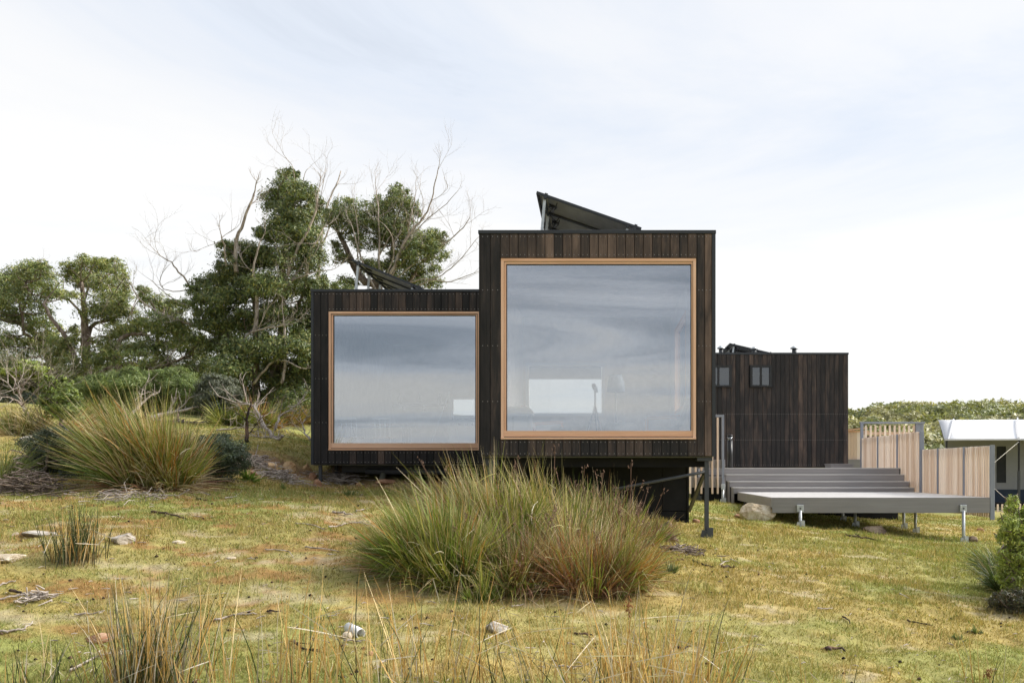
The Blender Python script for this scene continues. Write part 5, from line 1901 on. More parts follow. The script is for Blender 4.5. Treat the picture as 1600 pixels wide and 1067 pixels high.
def blades(P0, D0, L, bend, wd, cols, tipcol, rng, seg=5, flat=0.0, basecol=(0.10, 0.07, 0.035)):
    """ribbons: P0 (n,3) roots, D0 (n,3) start directions, L (n) lengths, bend (n,3) added quadratically"""
    n = len(P0)
    t = np.linspace(0, 1, seg)
    P = P0[:, None] + D0[:, None] * (L[:, None] * t)[..., None] + bend[:, None] * (L[:, None] * t ** 2)[..., None]
    side = rng.normal(0, 1, (n, 3))
    side[:, 2] *= 0.3
    side = unit(np.cross(D0, side))
    wt = np.array([0.8, 1.0, 0.85, 0.55, 0.10]) if seg == 5 else np.interp(t, [0, .3, 1], [.8, 1, .1])
    w = (wd[:, None] * wt)[..., None] * side[:, None]
    V = np.stack([P - w, P + w], 2).reshape(-1, 3)
    i = np.arange(n * seg * 2).reshape(n, seg, 2)
    Fc = np.stack([i[:, :-1, 0], i[:, :-1, 1], i[:, 1:, 1], i[:, 1:, 0]], -1).reshape(-1, 4)
    tt = t[None, :, None]
    c = cols[:, None] * np.ones_like(tt)
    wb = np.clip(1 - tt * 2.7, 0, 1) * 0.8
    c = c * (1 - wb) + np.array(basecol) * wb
    wtip = np.clip((tt - 0.72) / 0.28, 0, 1) * 0.7
    c = c * (1 - wtip) + tipcol[:, None] * wtip
    return V, Fc, np.repeat(c.reshape(n * seg, 3), 2, 0)


def mixpal(groups, weights, n, rng):
    g = rng.choice(len(groups), n, p=np.array(weights) / sum(weights))
    out = np.zeros((n, 3))
    for k, cols in enumerate(groups):
        m = g == k
        out[m] = pal(cols, m.sum(), rng)
    return out


def tussock(name, label, cx, cy, rx, ry, n, L, lean, spread, groups, weights, seed, width=0.0045, droop=0.35, group=None, cat='grass tussock',
            tip=T_STRAW, ribs=5, up=1.0, skirt=0.12, seedheads=0):
    """cx, cy ground centre; rx, ry root radii; L (lo, hi); lean (x, y) wind direction"""
    rng = np.random.default_rng(seed)
    a = rng.uniform(0, 2 * np.pi, n)
    r = np.sqrt(rng.random(n))
    q = np.stack([np.cos(a) * r, np.sin(a) * r], 1)
    x, y = cx + q[:, 0] * rx, cy + q[:, 1] * ry
    z = height(x, y) - 0.03
    P0 = np.stack([x, y, z], 1)
    rim = r
    out = np.stack([q[:, 0], q[:, 1], np.zeros(n)], 1)
    m = max(6, n // 55)
    k = rng.integers(0, m, n)
    tq = rng.normal(0, 1, (m, 3)) * np.array([0.27, 0.27, 0.12])
    tl = rng.uniform(0.62, 1.18, m)
    # each blade leaves its own small tuft, tufts differ in direction, length and tone
    ta = rng.uniform(0, 2 * np.pi, m)
    trr = np.sqrt(rng.random(m))
    tc = np.stack([np.cos(ta) * trr, np.sin(ta) * trr], 1)
    q = tc[k] + rng.normal(0, 0.09, (n, 2))
    x, y = cx + q[:, 0] * rx, cy + q[:, 1] * ry
    P0 = np.stack([x, y, height(x, y) - 0.03], 1)
    rim = np.clip(np.hypot(q[:, 0], q[:, 1]), 0, 1.2)
    out = np.stack([q[:, 0], q[:, 1], np.zeros(n)], 1)
    jit = tq[k] + rng.normal(0, 0.14, (n, 3))
    D0 = np.stack([np.zeros(n), np.zeros(n), np.full(n, up)], 1) + out * (spread * (0.35 + 0.65 * rim))[:, None] + jit
    D0[:, 0] += lean[0] * 0.8
    D0[:, 1] += lean[1] * 0.8
    D0 = unit(D0)
    Ls = rng.uniform(L[0], L[1], n) * (1 - 0.26 * np.clip(rim, 0, 1) ** 2) * tl[k]
    dr = droop * rng.uniform(0.1, 1.7, n) ** 1.4
    bend = np.stack([lean[0] * rng.uniform(.1, .6, n), lean[1] * rng.uniform(.1, .6, n), -dr], 1) + out * (0.35 * droop * rng.uniform(0.3, 1.5, n))[:, None] + rng.normal(0, 0.05, (n, 3))
    # dead leaves splayed low around the foot
    sk = rng.random(n) < skirt
    D0[sk] = unit(np.stack([out[sk, 0] * 1.3 + rng.normal(0, .5, sk.sum()), out[sk, 1] * 1.3 + rng.normal(0, .5, sk.sum()), rng.uniform(0.15, 0.7, sk.sum())], 1))
    Ls[sk] *= rng.uniform(0.4, 0.75, sk.sum())
    bend[sk] = np.stack([rng.normal(0, .3, sk.sum()), rng.normal(0, .3, sk.sum()), -rng.uniform(0.2, 0.6, sk.sum())], 1)
    tg = mixpal(groups, weights, m, rng)
    cols = mixpal(groups, weights, n, rng)
    own = rng.random(n) < 0.5
    cols[own] = tg[k][own] * rng.uniform(0.75, 1.25, (own.sum(), 1))
    cols = cols * rng.uniform(0.62, 1.32, m)[k][:, None]
    cols[sk] = pal(T_STRAW + T_BROWN, sk.sum(), rng)
    tips = pal(tip, n, rng)
    green_tip = rng.random(n) < 0.4
    tips[green_tip] = cols[green_tip]
    # keep the blades above the ground
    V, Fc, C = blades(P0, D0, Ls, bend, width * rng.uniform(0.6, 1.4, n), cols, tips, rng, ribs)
    # broken pale leaves hanging through the clump
    nk = int(n * 0.035)
    if nk > 8:
        i = rng.choice(np.nonzero(~sk)[0], nk)
        f = rng.uniform(0.35, 0.8, nk)
        kp = P0[i] + D0[i] * (Ls[i] * f)[:, None] + bend[i] * (Ls[i] * f ** 2)[:, None]
        kd = unit(np.stack([rng.normal(-0.2, 0.8, nk), rng.normal(-0.4, 0.7, nk), rng.normal(-0.15, 0.55, nk)], 1))
        kb = np.stack([rng.normal(0, .3, nk), rng.normal(0, .3, nk), -rng.uniform(0.1, 0.7, nk)], 1)
        Vk, Fk, Ck = blades(kp, kd, np.clip(Ls[i] * rng.uniform(0.15, 0.4, nk), 0.08, 0.4), kb, width * rng.uniform(0.6, 1.2, nk),
                            pal([(0.60, 0.52, 0.36), (0.66, 0.60, 0.46), (0.50, 0.46, 0.22), (0.42, 0.42, 0.14)], nk, rng), pal(tip, nk, rng), rng, ribs, basecol=(0.5, 0.43, 0.26))
        Fc = np.concatenate([Fc, Fk + len(V)])
        V = np.concatenate([V, Vk])
        C = np.concatenate([C, Ck])
    t = thing(name, label, cat, (cx, cy, gz(cx, cy)), group)
    gh = height(V[:, 0], V[:, 1]) + 0.004
    root = np.zeros(len(V), bool)
    root[:n * ribs * 2].reshape(n, -1)[:, :2] = True
    low = (V[:, 2] < gh) & ~root
    V[low, 2] = gh[low] + 0.01
    mesh_np('leaves', V, Fc, M['blade'], t, C)['kind'] = 'stuff'
    if seedheads:
        i = rng.choice(np.nonzero(~sk)[0], seedheads)
        mb = MB()
        for k in i:
            p = Vector(P0[k])
            d = Vector(D0[k])
            ll = L[1] * rng.uniform(0.85, 1.1)
            e = p + d * ll + Vector(bend[k]) * ll * 0.6
            m_ = p + d * ll * 0.5 + Vector(bend[k]) * ll * 0.15
            mb.tube([p, m_, e], 0.0025, 4, False)
            for j in range(5):
                o = e + Vector(rng.normal(0, 0.018, 3)) - (e - m_).normalized() * 0.03 * j
                mb.tube([o, o + Vector((0, 0, 0.012)) + Vector(rng.normal(0, 0.01, 3)), o + Vector((0, 0, 0.03)) + Vector(rng.normal(0, 0.012, 3))], [0.003, 0.007, 0.001], 4, False)
        mb.build('seed_heads', M['seed_dull'], t)['kind'] = 'stuff'
    return t


# big tussock on the left
LW = 'large wind swept tussocks'
CC = 'tussocks of the central clump'
g = G(208, 772)
tussock('tussock', 'huge straw and green tussock swept to the left, on the left slope', g.x + 0.0, g.y + 0.6, 0.46, 0.46, 7000, (0.95, 1.95), (-0.33, 0.0), 0.20,
        [T_OLIVE, T_GREEN, T_STRAW, T_RUST], [4, 2.4, 2.2, 1.3], 201, 0.0076, 0.20, LW, skirt=0.13)
g = G(248, 770)
tussock('tussock', 'upright rust tinted tussock growing against the right of the huge left one', g.x + 0.0, g.y + 0.45, 0.27, 0.32, 2600, (0.8, 1.35), (-0.08, 0.0), 0.20,
        [T_OLIVE, T_GREEN, T_STRAW, T_RUST], [3, 2.2, 2.0, 2.6], 202, 0.0070, 0.25, LW, skirt=0.16)
# the central mass
g = G(655, 922)
tussock('tussock', 'dense dark green tussock at the left end of the central clump', g.x + 0.14, g.y + 0.50, 0.46, 0.44, 8600, (0.70, 1.18), (-0.12, 0.0), 0.20,
        [T_OLIVE, T_GREEN, T_STRAW, T_RUST], [3, 4.2, 1.1, 0.7], 203, 0.0058, 0.52, CC, skirt=0.05)
g = G(600, 900)
tussock('tussock', 'low green fringe tussock at the outer left of the central clump', g.x + 0.14, g.y + 0.2, 0.17, 0.2, 1200, (0.40, 0.72), (-0.06, 0.0), 0.3,
        [T_GREEN, T_OLIVE, T_STRAW], [4, 2, 1], 204, 0.005, 0.3, CC, skirt=0.05)
g = G(752, 905)
tussock('tussock', 'tallest sunlit tussock in the middle of the central clump', g.x, g.y + 1.05, 0.50, 0.5, 6200, (0.82, 1.40), (-0.20, 0.0), 0.22,
        [T_OLIVE, T_GREEN, T_STRAW, T_RUST], [4, 3, 2.2, 1.0], 205, 0.0060, 0.42, CC, skirt=0.03, seedheads=10)
g = G(850, 905)
tussock('tussock', 'green and straw tussock right of the tallest one in the central clump', g.x, g.y + 1.1, 0.58, 0.5, 6400, (0.74, 1.34), (-0.20, 0.0), 0.24,
        [T_OLIVE, T_GREEN, T_STRAW, T_BROWN], [3.4, 3, 2.2, 1.0], 206, 0.0056, 0.46, CC, skirt=0.03, seedheads=14)
g = G(800, 940)
tussock('tussock', 'brownish seeding tussock at the front middle of the central clump', g.x, g.y + 0.45, 0.42, 0.34, 4200, (0.5, 1.0), (-0.08, 0.0), 0.30,
        [T_OLIVE, T_GREEN, T_STRAW, T_BROWN], [1.8, 2.6, 1.2, 3.6], 207, 0.0046, 0.45, CC, skirt=0.07, seedheads=16)
g = G(925, 942)
tussock('tussock', 'rust brown fine leaved tussock at the front right of the central clump', g.x, g.y + 0.5, 0.52, 0.40, 7000, (0.5, 1.02), (-0.03, 0.0), 0.30,
        [T_OLIVE, T_GREEN, T_STRAW, T_RUST, T_BROWN], [1.2, 2.2, 1.2, 2.4, 4.0], 208, 0.0042, 0.45, CC, skirt=0.05, seedheads=20)
g = G(1000, 918)
tussock('tussock', 'low green tussock at the right tip of the central clump', g.x - 0.10, g.y + 0.3, 0.22, 0.26, 2100, (0.32, 0.66), (0.0, 0.0), 0.5,
        [T_OLIVE, T_GREEN, T_RUST, T_BROWN], [2, 4, 1, 1], 209, 0.0044, 0.45, CC, skirt=0.06)
g = G(945, 880)
tussock('tussock', 'purplish seeding tussock at the back right against the dark skirting', g.x, g.y + 1.1, 0.50, 0.45, 4600, (0.6, 1.08), (-0.10, 0.0), 0.25,
        [T_OLIVE, T_GREEN, T_STRAW, T_BROWN], [2.2, 2.4, 1.2, 2.8], 210, 0.005, 0.30, CC, skirt=0.03, seedheads=24)
g = G(1005, 850)
tussock('tussock', 'small grey green tussock trailing off the back right of the central clump', g.x, g.y + 0.3, 0.34, 0.45, 2300, (0.3, 0.60), (0.0, 0.0), 0.4,
        [T_OLIVE, T_GREEN, T_BROWN], [3, 3, 2], 211, 0.0046, 0.4, CC, skirt=0.06)
g = G(750, 945)
tussock('tussock', 'small green tuft at the front foot of the central clump', g.x, g.y + 0.12, 0.10, 0.10, 380, (0.25, 0.5), (0.0, 0.0), 0.7,
        [T_GREEN, T_OLIVE], [4, 1], 212, 0.004, 0.3, 'tussocks of the central clump', skirt=0.05)
g = G(1560, 930)
tussock('strappy_plant', 'dark green strappy leaves fanning out below the young tree', g.x + 0.12, g.y + 0.25, 0.13, 0.13, 420, (0.45, 0.85), (-0.25, 0.0), 1.1,
        [[(0.06, 0.10, 0.03), (0.08, 0.12, 0.035), (0.05, 0.08, 0.03)], T_STRAW], [9, 1], 213, 0.0065, 0.35, None, 'strappy plant', skirt=0.05)
g = G(1578, 905)
tussock('strappy_plant', 'taller strappy leaves behind the stem of the young tree', g.x + 0.2, g.y + 0.5, 0.16, 0.16, 380, (0.6, 1.0), (-0.12, 0.0), 0.7,
        [[(0.06, 0.10, 0.03), (0.09, 0.13, 0.04)], T_OLIVE], [4, 2], 214, 0.006, 0.3, None, 'strappy plant', skirt=0.03)
# tussocks before the wood and up the bank
for k, (px, py, n, L, gr, wt, lab) in enumerate((
        (400, 668, 1700, (0.7, 1.35), [T_OLIVE, T_GREEN, T_RUST], [3, 2, 2], 'olive tussock under the tall gum, behind the bare white branch'),
        (440, 664, 1900, (0.8, 1.5), [T_OLIVE, T_STRAW, T_RUST], [3, 2, 3], 'rusty tussock under the tall gum near the left cabin'),
        (474, 664, 1900, (0.9, 1.7), [T_OLIVE, T_STRAW, T_RUST], [3, 2, 3], 'tall straw tussock touching the left edge of the left cabin'),
        (352, 666, 1200, (0.5, 1.0), [T_OLIVE, T_GREEN], [3, 2], 'small olive tussock below the grey green shrub'),
        (80, 680, 800, (0.5, 1.2), [T_STRAW, T_RUST], [3, 2], 'dry orange grass clump beside the little twiggy tree'),
        (18, 680, 900, (0.4, 0.9), [T_OLIVE, T_STRAW, T_GREEN], [2, 2, 2], 'pale grass clump at the left edge under the twiggy tree'),
        (40, 668, 800, (0.4, 0.8), [T_GREEN, T_STRAW], [2, 2], 'green strappy clump behind the twiggy tree stem'),
        (160, 660, 1500, (0.5, 1.1), [T_OLIVE, T_GREEN], [2, 3], 'grass clump hidden behind the huge left tussock'))):
    p = G(px, py)
    tussock('grass_clump', lab, p.x, p.y + 0.2, 0.42, 0.35, n, L, (-0.05, 0), 0.8, gr, wt, 220 + k, 0.009, 0.4, 'grass clumps before the wood', skirt=0.1)
p = W(3, 735, 14.0)
tussock('grass_clump', 'arching pale green grass at the left edge in front of the bank', p.x - 0.1, 14.0, 0.22, 0.2, 500, (0.6, 1.3), (0.25, 0.0), 0.5,
        [[(0.20, 0.23, 0.10), (0.26, 0.28, 0.14)], T_GREEN], [3, 1], 231, 0.004, 0.3, 'grass clumps before the wood', skirt=0.05)
# fern by the bank
p = G(388, 752)
tussock('fern', 'small bright green fern on the slope left of the left cabin', p.x, p.y, 0.05, 0.05, 90, (0.25, 0.50), (0, 0), 1.5,
        [[(0.14, 0.24, 0.035), (0.18, 0.28, 0.05)]], [1], 232, 0.016, 0.55, None, 'fern', tip=[(0.17, 0.27, 0.05)], skirt=0)
for k, (px, py, lab) in enumerate(((445, 765, 'little green sprout by the bank left of the cabin leg'), (548, 775, 'little green sprout in front of the left cabin'),
                                   (1048, 895, 'little grey green sprout right of the central clump'), (80, 680 + 42, 'little green sprout left of the dark shrub'),
                                   (1537, 880, 'tiny green sprout left of the young tree'), (1500, 1000, 'tiny green sprout on the lower right turf'),
                                   (1527, 990, 'tiny leafy tuft on the lower right turf'))):
    p = G(px, py)
    tussock('sprout', lab, p.x, p.y, 0.05, 0.05, 130, (0.08, 0.24 if py < 920 else 0.14), (0, 0), 0.5, [[(0.13, 0.17, 0.06), (0.10, 0.15, 0.05)]], [1], 240 + k, 0.005, 0.2,
            'little sprouts on the slope', 'sprout', tip=[(0.2, 0.24, 0.09)], skirt=0)


# rushes and straw stems
def rush(name, label, px, py, rx, n, L, groups, weights, seed, lean=(0, 0), jit=0.10, r=0.0022, group=None, bent=0.15, D=None, heads=()):
    """stiff round stems standing in a clump"""
    rng = np.random.default_rng(seed)
    p = G(px, py) if D is None else W(px, py, D)
    t = thing(name, label, 'rush clump', (p.x, p.y, gz(p.x, p.y)), group)
    n = int(n * 1.45)
    q = rng.normal(0, 0.5, (n, 2)) * rx
    x, y = p.x + q[:, 0], p.y + q[:, 1]
    y = np.maximum(y, 4.3)
    P0 = np.stack([x, y, height(x, y) - 0.02], 1)
    D0 = unit(np.stack([rng.normal(lean[0], jit, n) + q[:, 0] * 0.5, rng.normal(lean[1], jit, n), np.ones(n)], 1))
    Ls = rng.uniform(L[0], L[1], n)
    bend = np.stack([rng.normal(0, 0.10, n), rng.normal(0, 0.08, n), -np.abs(rng.normal(0, 0.05, n))], 1)
    cols = mixpal(groups, weights, n, rng)
    tips = pal(T_STRAW + [(0.40, 0.27, 0.10)], n, rng)
    gt = rng.random(n) < 0.6
    tips[gt] = cols[gt]
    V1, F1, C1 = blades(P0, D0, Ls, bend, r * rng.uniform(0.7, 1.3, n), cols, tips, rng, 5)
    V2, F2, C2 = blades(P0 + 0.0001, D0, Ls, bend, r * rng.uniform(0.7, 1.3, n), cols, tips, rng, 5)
    Vs, Fs, Cs = [V1, V2], [F1, F2 + len(V1)], [C1, C2]
    # some stems snapped over
    nb_ = int(n * bent)
    if nb_:
        i = rng.choice(n, nb_)
        kp = P0[i] + D0[i] * (Ls[i] * 0.55)[:, None]
        bd = unit(np.stack([rng.normal(0, 1, nb_), rng.normal(0, 0.6, nb_), rng.normal(-0.1, 0.4, nb_)], 1))
        V3, F3, C3 = blades(kp, bd, Ls[i] * 0.5, bend[i], np.full(nb_, r), pal([(0.55, 0.47, 0.36), (0.62, 0.56, 0.48)], nb_, rng), tips[i], rng, 5, basecol=(0.5, 0.42, 0.3))
        gh = height(V3[:, 0], V3[:, 1]) + 0.01
        V3[:, 2] = np.maximum(V3[:, 2], gh)
        Vs.append(V3)
        Fs.append(F3 + len(V1) + len(V2))
        Cs.append(C3)
    mesh_np('stems', np.concatenate(Vs), np.concatenate(Fs), M['blade'], t, np.concatenate(Cs))['kind'] = 'stuff'
    for (hx, hy) in heads:
        hp = W(hx, hy, p.y)
        mb = MB()
        for j in range(26):
            o = hp + Vector(rng.normal(0, 0.012, 3)) + Vector((0, 0, rng.normal(0, 0.022)))
            mb.tube([o, o + Vector(rng.normal(0, 0.007, 3)) + Vector((0, 0, 0.006)), o + Vector((0, 0, 0.016))], [0.003, 0.006, 0.001], 5, False)
        hb = Vector((hp.x + 0.02, p.y, gz(hp.x + 0.02, p.y)))
        mb.tube([hb, hb.lerp(hp, 0.5) + Vector((0.006, 0, 0)), hp], 0.0022, 5, False)
        mb.build('seed_head', M['seed'], t)
    return t


R_GOLD = [(0.60, 0.39, 0.14), (0.66, 0.47, 0.20), (0.52, 0.31, 0.10), (0.70, 0.56, 0.32)]
R_GREY = [(0.42, 0.37, 0.30), (0.52, 0.47, 0.40)]
R_GREEN = [(0.055, 0.085, 0.028), (0.08, 0.11, 0.035), (0.04, 0.065, 0.025)]
rush('rush_clump', 'dark green upright rush clump on the left slope near a pale stone', 121, 876, 0.21, 130, (0.28, 0.72), [R_GREEN, R_GOLD], [5, 1.6], 301, (0.0, 0), 0.13, 0.0036, 'rush clumps')
rush('rush_clump', 'big golden and green rush clump at the lower left of the picture', 232, 1080, 0.30, 230, (0.35, 0.98), [R_GOLD, R_GREEN, R_GREY], [4.2, 3, 1.6], 302, (0.02, 0), 0.16, 0.0036, 'rush clumps', 0.10)
rush('rush_clump', 'sparse rushes in the bottom left corner', 55, 1095, 0.45, 40, (0.25, 0.62), [R_GREEN, R_GOLD, R_GREY], [3, 3, 1], 303, (0.03, 0), 0.2, 0.0034, 'rush clumps', 0.2)
rush('rush_clump', 'thin straw stems between the big rush clump and the white pipe', 405, 1110, 0.55, 48, (0.4, 1.1), [R_GOLD, R_GREY, R_GREEN], [5, 1.4, 0.7], 304, (0.02, 0), 0.15, 0.0036, 'rush clumps', 0.15, 6.3)
rush('rush_clump', 'few tall straw stems below the white pipe', 480, 1110, 0.25, 14, (0.5, 0.9), [R_GOLD, R_GREEN], [4, 1], 305, (0.0, 0), 0.10, 0.0036, 'rush clumps', 0.05, 6.2)
rush('rush_clump', 'straw stems in front of the left end of the central clump', 640, 1105, 0.55, 70, (0.4, 1.1), [R_GOLD, R_GREY, R_GREEN], [5, 1.2, 1.3], 306, (0.02, 0), 0.16, 0.0036, 'rush clumps', 0.12, 6.2)
rush('rush_clump', 'scattered straw stems around the grey stone at the bottom', 800, 1110, 0.50, 56, (0.35, 0.95), [R_GOLD, R_GREY, R_GREEN], [5, 1.2, 1.0], 307, (0.0, 0), 0.2, 0.0034, 'rush clumps', 0.15, 6.2)
rush('rush_clump', 'thick stand of straw with a rusty seed head at the bottom right of centre', 985, 1105, 0.62, 150, (0.35, 1.0), [R_GOLD, R_GREY, R_GREEN], [6, 1.3, 0.8], 308, (0.02, 0), 0.17, 0.0034, 'rush clumps', 0.14, 6.2, ((982, 948),))
rush('rush_clump', 'straw stand fading out right of the seed head', 1085, 1105, 0.32, 55, (0.35, 0.75), [R_GOLD, R_GREY], [5, 1.3], 309, (0.02, 0), 0.2, 0.0034, 'rush clumps', 0.1, 6.3)
rush('rush_clump', 'lone straw stems at the bottom, right of the thick stand', 1290, 1110, 0.75, 26, (0.2, 0.50), [R_GOLD, R_GREY, R_GREEN], [5, 1.3, 1], 310, (0.0, 0), 0.22, 0.0034, 'rush clumps', 0.1, 6.6)
rush('rush_clump', 'straw stems with a rusty seed head in the bottom right corner', 1545, 1105, 0.30, 12, (0.25, 0.6), [R_GOLD, R_GREEN, R_GREY], [4, 1, 1], 311, (0.0, 0), 0.12, 0.0034, 'rush clumps', 0.1, 7.3, ((1545, 1052),))

# ------------------------------------------------------------------ stones, sticks, pipe


def rock(label, px, py, wpx, hpx, mat, seed, deep=0.9, sink=0.25, facets=True, name='stone', group=None, tilt=0.0, cat='stone'):
    """px, py: centre of the foot in the photo; wpx, hpx size seen there"""
    p = G(px, py)
    w, h = wpx * p.y / F, hpx * p.y / F
    bm = bmesh.new()
    bmesh.ops.create_icosphere(bm, subdivisions=4 if wpx > 35 else 3, radius=1.0)
    r = random.Random(seed)
    planes = []
    for k in range(9 if facets else 4):
        n = Vector((r.gauss(0, 1), r.gauss(0, 1), r.gauss(0.25, 0.8))).normalized()
        planes.append((n, r.uniform(0.42, 0.72) if facets else r.uniform(0.55, 0.86)))
    for v in bm.verts:
        for n, d in planes:
            k = v.co.dot(n)
            if k > d:
                v.co -= n * (k - d)
        q = v.co.normalized()
        v.co *= 1 + (0.26 if facets else 0.14) * (fbm(np.array([q.x * 2.3 + seed]), np.array([q.y * 2.3 + q.z * 2.9]), seed, 4, 0.55)[0] - 0.5)
    xs_ = [v.co.x for v in bm.verts]
    zs_ = [v.co.z for v in bm.verts]
    sx, sz = w / (max(xs_) - min(xs_)), h * (1 + sink) / (max(zs_) - min(zs_))
    rot = Matrix.Rotation(tilt, 3, 'Y')
    for v in bm.verts:
        v.co = rot @ Vector((v.co.x * sx, v.co.y * sx * deep, (v.co.z - min(zs_)) * sz - h * sink))
    me = bpy.data.meshes.new(name)
    bm.to_mesh(me)
    bm.free()
    loc = Vector((p.x, p.y + w * 0.3 * deep, gz(p.x, p.y + w * 0.3 * deep)))
    loc.z = min(loc.z, p.z + 0.02) - 0.012
    o = link_mesh(name, me, M[mat], None, loc)
    return tag(o, label, cat, group)


rock('big pale boulder beside the left end of the lower deck', 1186, 813, 58, 28, 'rock_pale', 1, 0.8, 0.2, name='boulder', cat='boulder')
rock('flat rusty stone in front of the pale boulder', 1168, 811, 40, 9, 'rock_red', 2, 0.7, 0.4)
rock('brown pointed stone in the shade under the deck', 1369, 834, 38, 14, 'rock_brown', 3, 0.8, 0.3)
rock('small round brown stone beside the front right deck pile', 1521, 847, 17, 10, 'rock_brown', 4, 0.8, 0.3, False)
rock('small reddish stone on the turf under the right slats', 1533, 830, 12, 5, 'rock_red', 5, 0.8, 0.3, False)
rock('sandy flat stone in the grass under the deck', 1396, 808, 20, 6, 'rock_pale', 6, 0.8, 0.5, False)
rock('pale pinkish stone left of the big rush clump', 190, 850, 42, 16, 'rock_grey', 7, 0.9, 0.35)
rock('long low pale stone at the far left slope', 58, 838, 60, 8, 'rock_grey', 8, 0.6, 0.6, False)
rock('little pale stone at the left end of the long low one', 20, 837, 14, 6, 'rock_pale', 9, 0.8, 0.5)
rock('flat cream slab at the left edge of the picture', 12, 876, 44, 10, 'rock_pale', 10, 0.9, 0.5)
rock('flat pink stone near the big golden rush clump', 150, 1004, 58, 12, 'rock_red', 11, 0.7, 0.6, False)
rock('small cream stone against the white pipe', 540, 998, 19, 12, 'rock_pale', 13, 0.9, 0.3, False)
rock('angular grey stone lying alone at the bottom middle', 774, 990, 40, 17, 'rock_grey', 14, 0.8, 0.25)
rock('small orange stone in the rusty patch on the left', 278, 850, 22, 5, 'rock_pale', 15, 0.7, 0.5, False)
rock('small tan stone right of the rusty patch', 360, 874, 16, 5, 'rock_pale', 16, 0.7, 0.5, False)
rock('small pinkish stone on bare earth left of the central clump', 578, 1026, 12, 8, 'rock_red', 17, 0.8, 0.4, False)
rock('rusty stone at the foot of the left cabin corner leg', 495, 760, 13, 12, 'rock_red', 20, 0.9, 0.3, False)
rock('small brown stone at the corner of the dark skirting', 1044, 824, 13, 11, 'rock_brown', 21, 0.8, 0.3, False)
rock('small pinkish stone on turf near the tall cabin post', 1088, 817, 12, 7, 'rock_red', 22, 0.8, 0.3, False)
rock('brown stone at the right tip of the central clump', 1047, 845, 26, 12, 'rock_brown', 23, 0.8, 0.3)
for k, (px, py, w, h, mm, lab) in enumerate((
        (424, 738, 14, 15, 'rock_ochre', 'upright yellow stone at the left of the bank cut'), (446, 740, 24, 20, 'rock_ochre', 'largest yellow stone in the bank cut'),
        (478, 738, 15, 14, 'rock_ochre', 'yellow stone in the bank cut next to the left cabin'), (488, 748, 12, 10, 'rock_red', 'rusty stone in the bank by the left cabin corner'),
        (460, 750, 12, 8, 'rock_red', 'small rusty stone below the largest yellow one'), (528, 742, 22, 16, 'rock_brown', 'brown stone in the shade under the left cabin'),
        (562, 760, 12, 7, 'rock_ochre', 'pale stone by the leaning pipe under the left cabin'), (602, 756, 34, 7, 'rock_red', 'long reddish stone behind the leaning pipe'),
        (455, 757, 8, 5, 'rock_grey', 'white pebble on the slope by the bank'), (395, 742, 11, 7, 'rock_red', 'small rusty stone behind the fern'),
        (412, 716, 12, 6, 'rock_brown', 'brown stone on the bank edge above the yellow stones'), (42, 690, 22, 10, 'rock_grey', 'pale lichened stone under the twiggy tree'),
        (46, 688, 14, 9, 'rock_brown', 'dark brown stone beside the lichened stone'), (296, 690, 20, 6, 'rock_grey', 'pale flat stone on the terrace behind the shrub'))):
    rock(lab, px, py, w, h, mm, 40 + k, 0.8, 0.35, True, 'stone', 'stones along the bank')

# white plastic pipe end lying on the ground
b = G(564, 996)
b.z += 0.036
a = b + Vector((-0.155, 0.16, 0.0))
a.z = gz(a.x, a.y) + 0.034
mb = MB()
d = (b - a).normalized()
s_ = d.orthogonal().normalized()
u_ = d.cross(s_)
ring = lambda c, r: [tuple(c + (s_ * math.cos(2 * math.pi * k / 24) + u_ * math.sin(2 * math.pi * k / 24)) * r) for k in range(24)]
mb.v = ring(a, 0.044) + ring(b, 0.044) + ring(b, 0.040) + ring(a, 0.040)
for l in range(4):
    for k in range(24):
        m2 = ((l + 1) % 4) * 24
        mb.f.append((l * 24 + k, l * 24 + (k + 1) % 24, m2 + (k + 1) % 24, m2 + k))
        mb.s.append(l in (0, 2))
tag(mb.build('drain_pipe_end', M['pipe']), 'white plastic pipe end lying open in the turf', 'pipe')


def stick(label, pts, r, mat='dead', seed=0, forks=0, group='fallen sticks on the slope', lift=0.01):
    rng = np.random.default_rng(seed + 900)
    P = []
    for x, y in pts:
        p = G(x, y)
        P.append(p + Vector((0, 0, r * 0.6 + lift + abs(rng.normal(0, 0.008)))))
    P = smooth_line(P, 4)
    P = [p + Vector((rng.normal(0, r * 0.5), rng.normal(0, r), rng.normal(0, r * 0.35))) for p in P]
    mb = MB()
    mb.tube(P, [r * (1 - 0.6 * i / (len(P) - 1)) * rng.uniform(0.85, 1.15) for i in range(len(P))], 7)
    for k in range(forks):
        i = rng.integers(1, max(2, len(P) - 2))
        dd = (P[min(i + 1, len(P) - 1)] - P[i]).normalized()
        e = P[i] + (dd + Vector((rng.normal(0, .5), rng.normal(0, .6), abs(rng.normal(0.1, .15))))).normalized() * rng.uniform(0.12, 0.3)
        mb.tube([P[i], P[i].lerp(e, 0.5) + Vector((0, 0, rng.normal(0, 0.01))), e], [r * 0.5, r * 0.4, r * 0.2], 5)
    o = mb.build('stick', M[mat])
    return tag(o, label, 'stick', group)


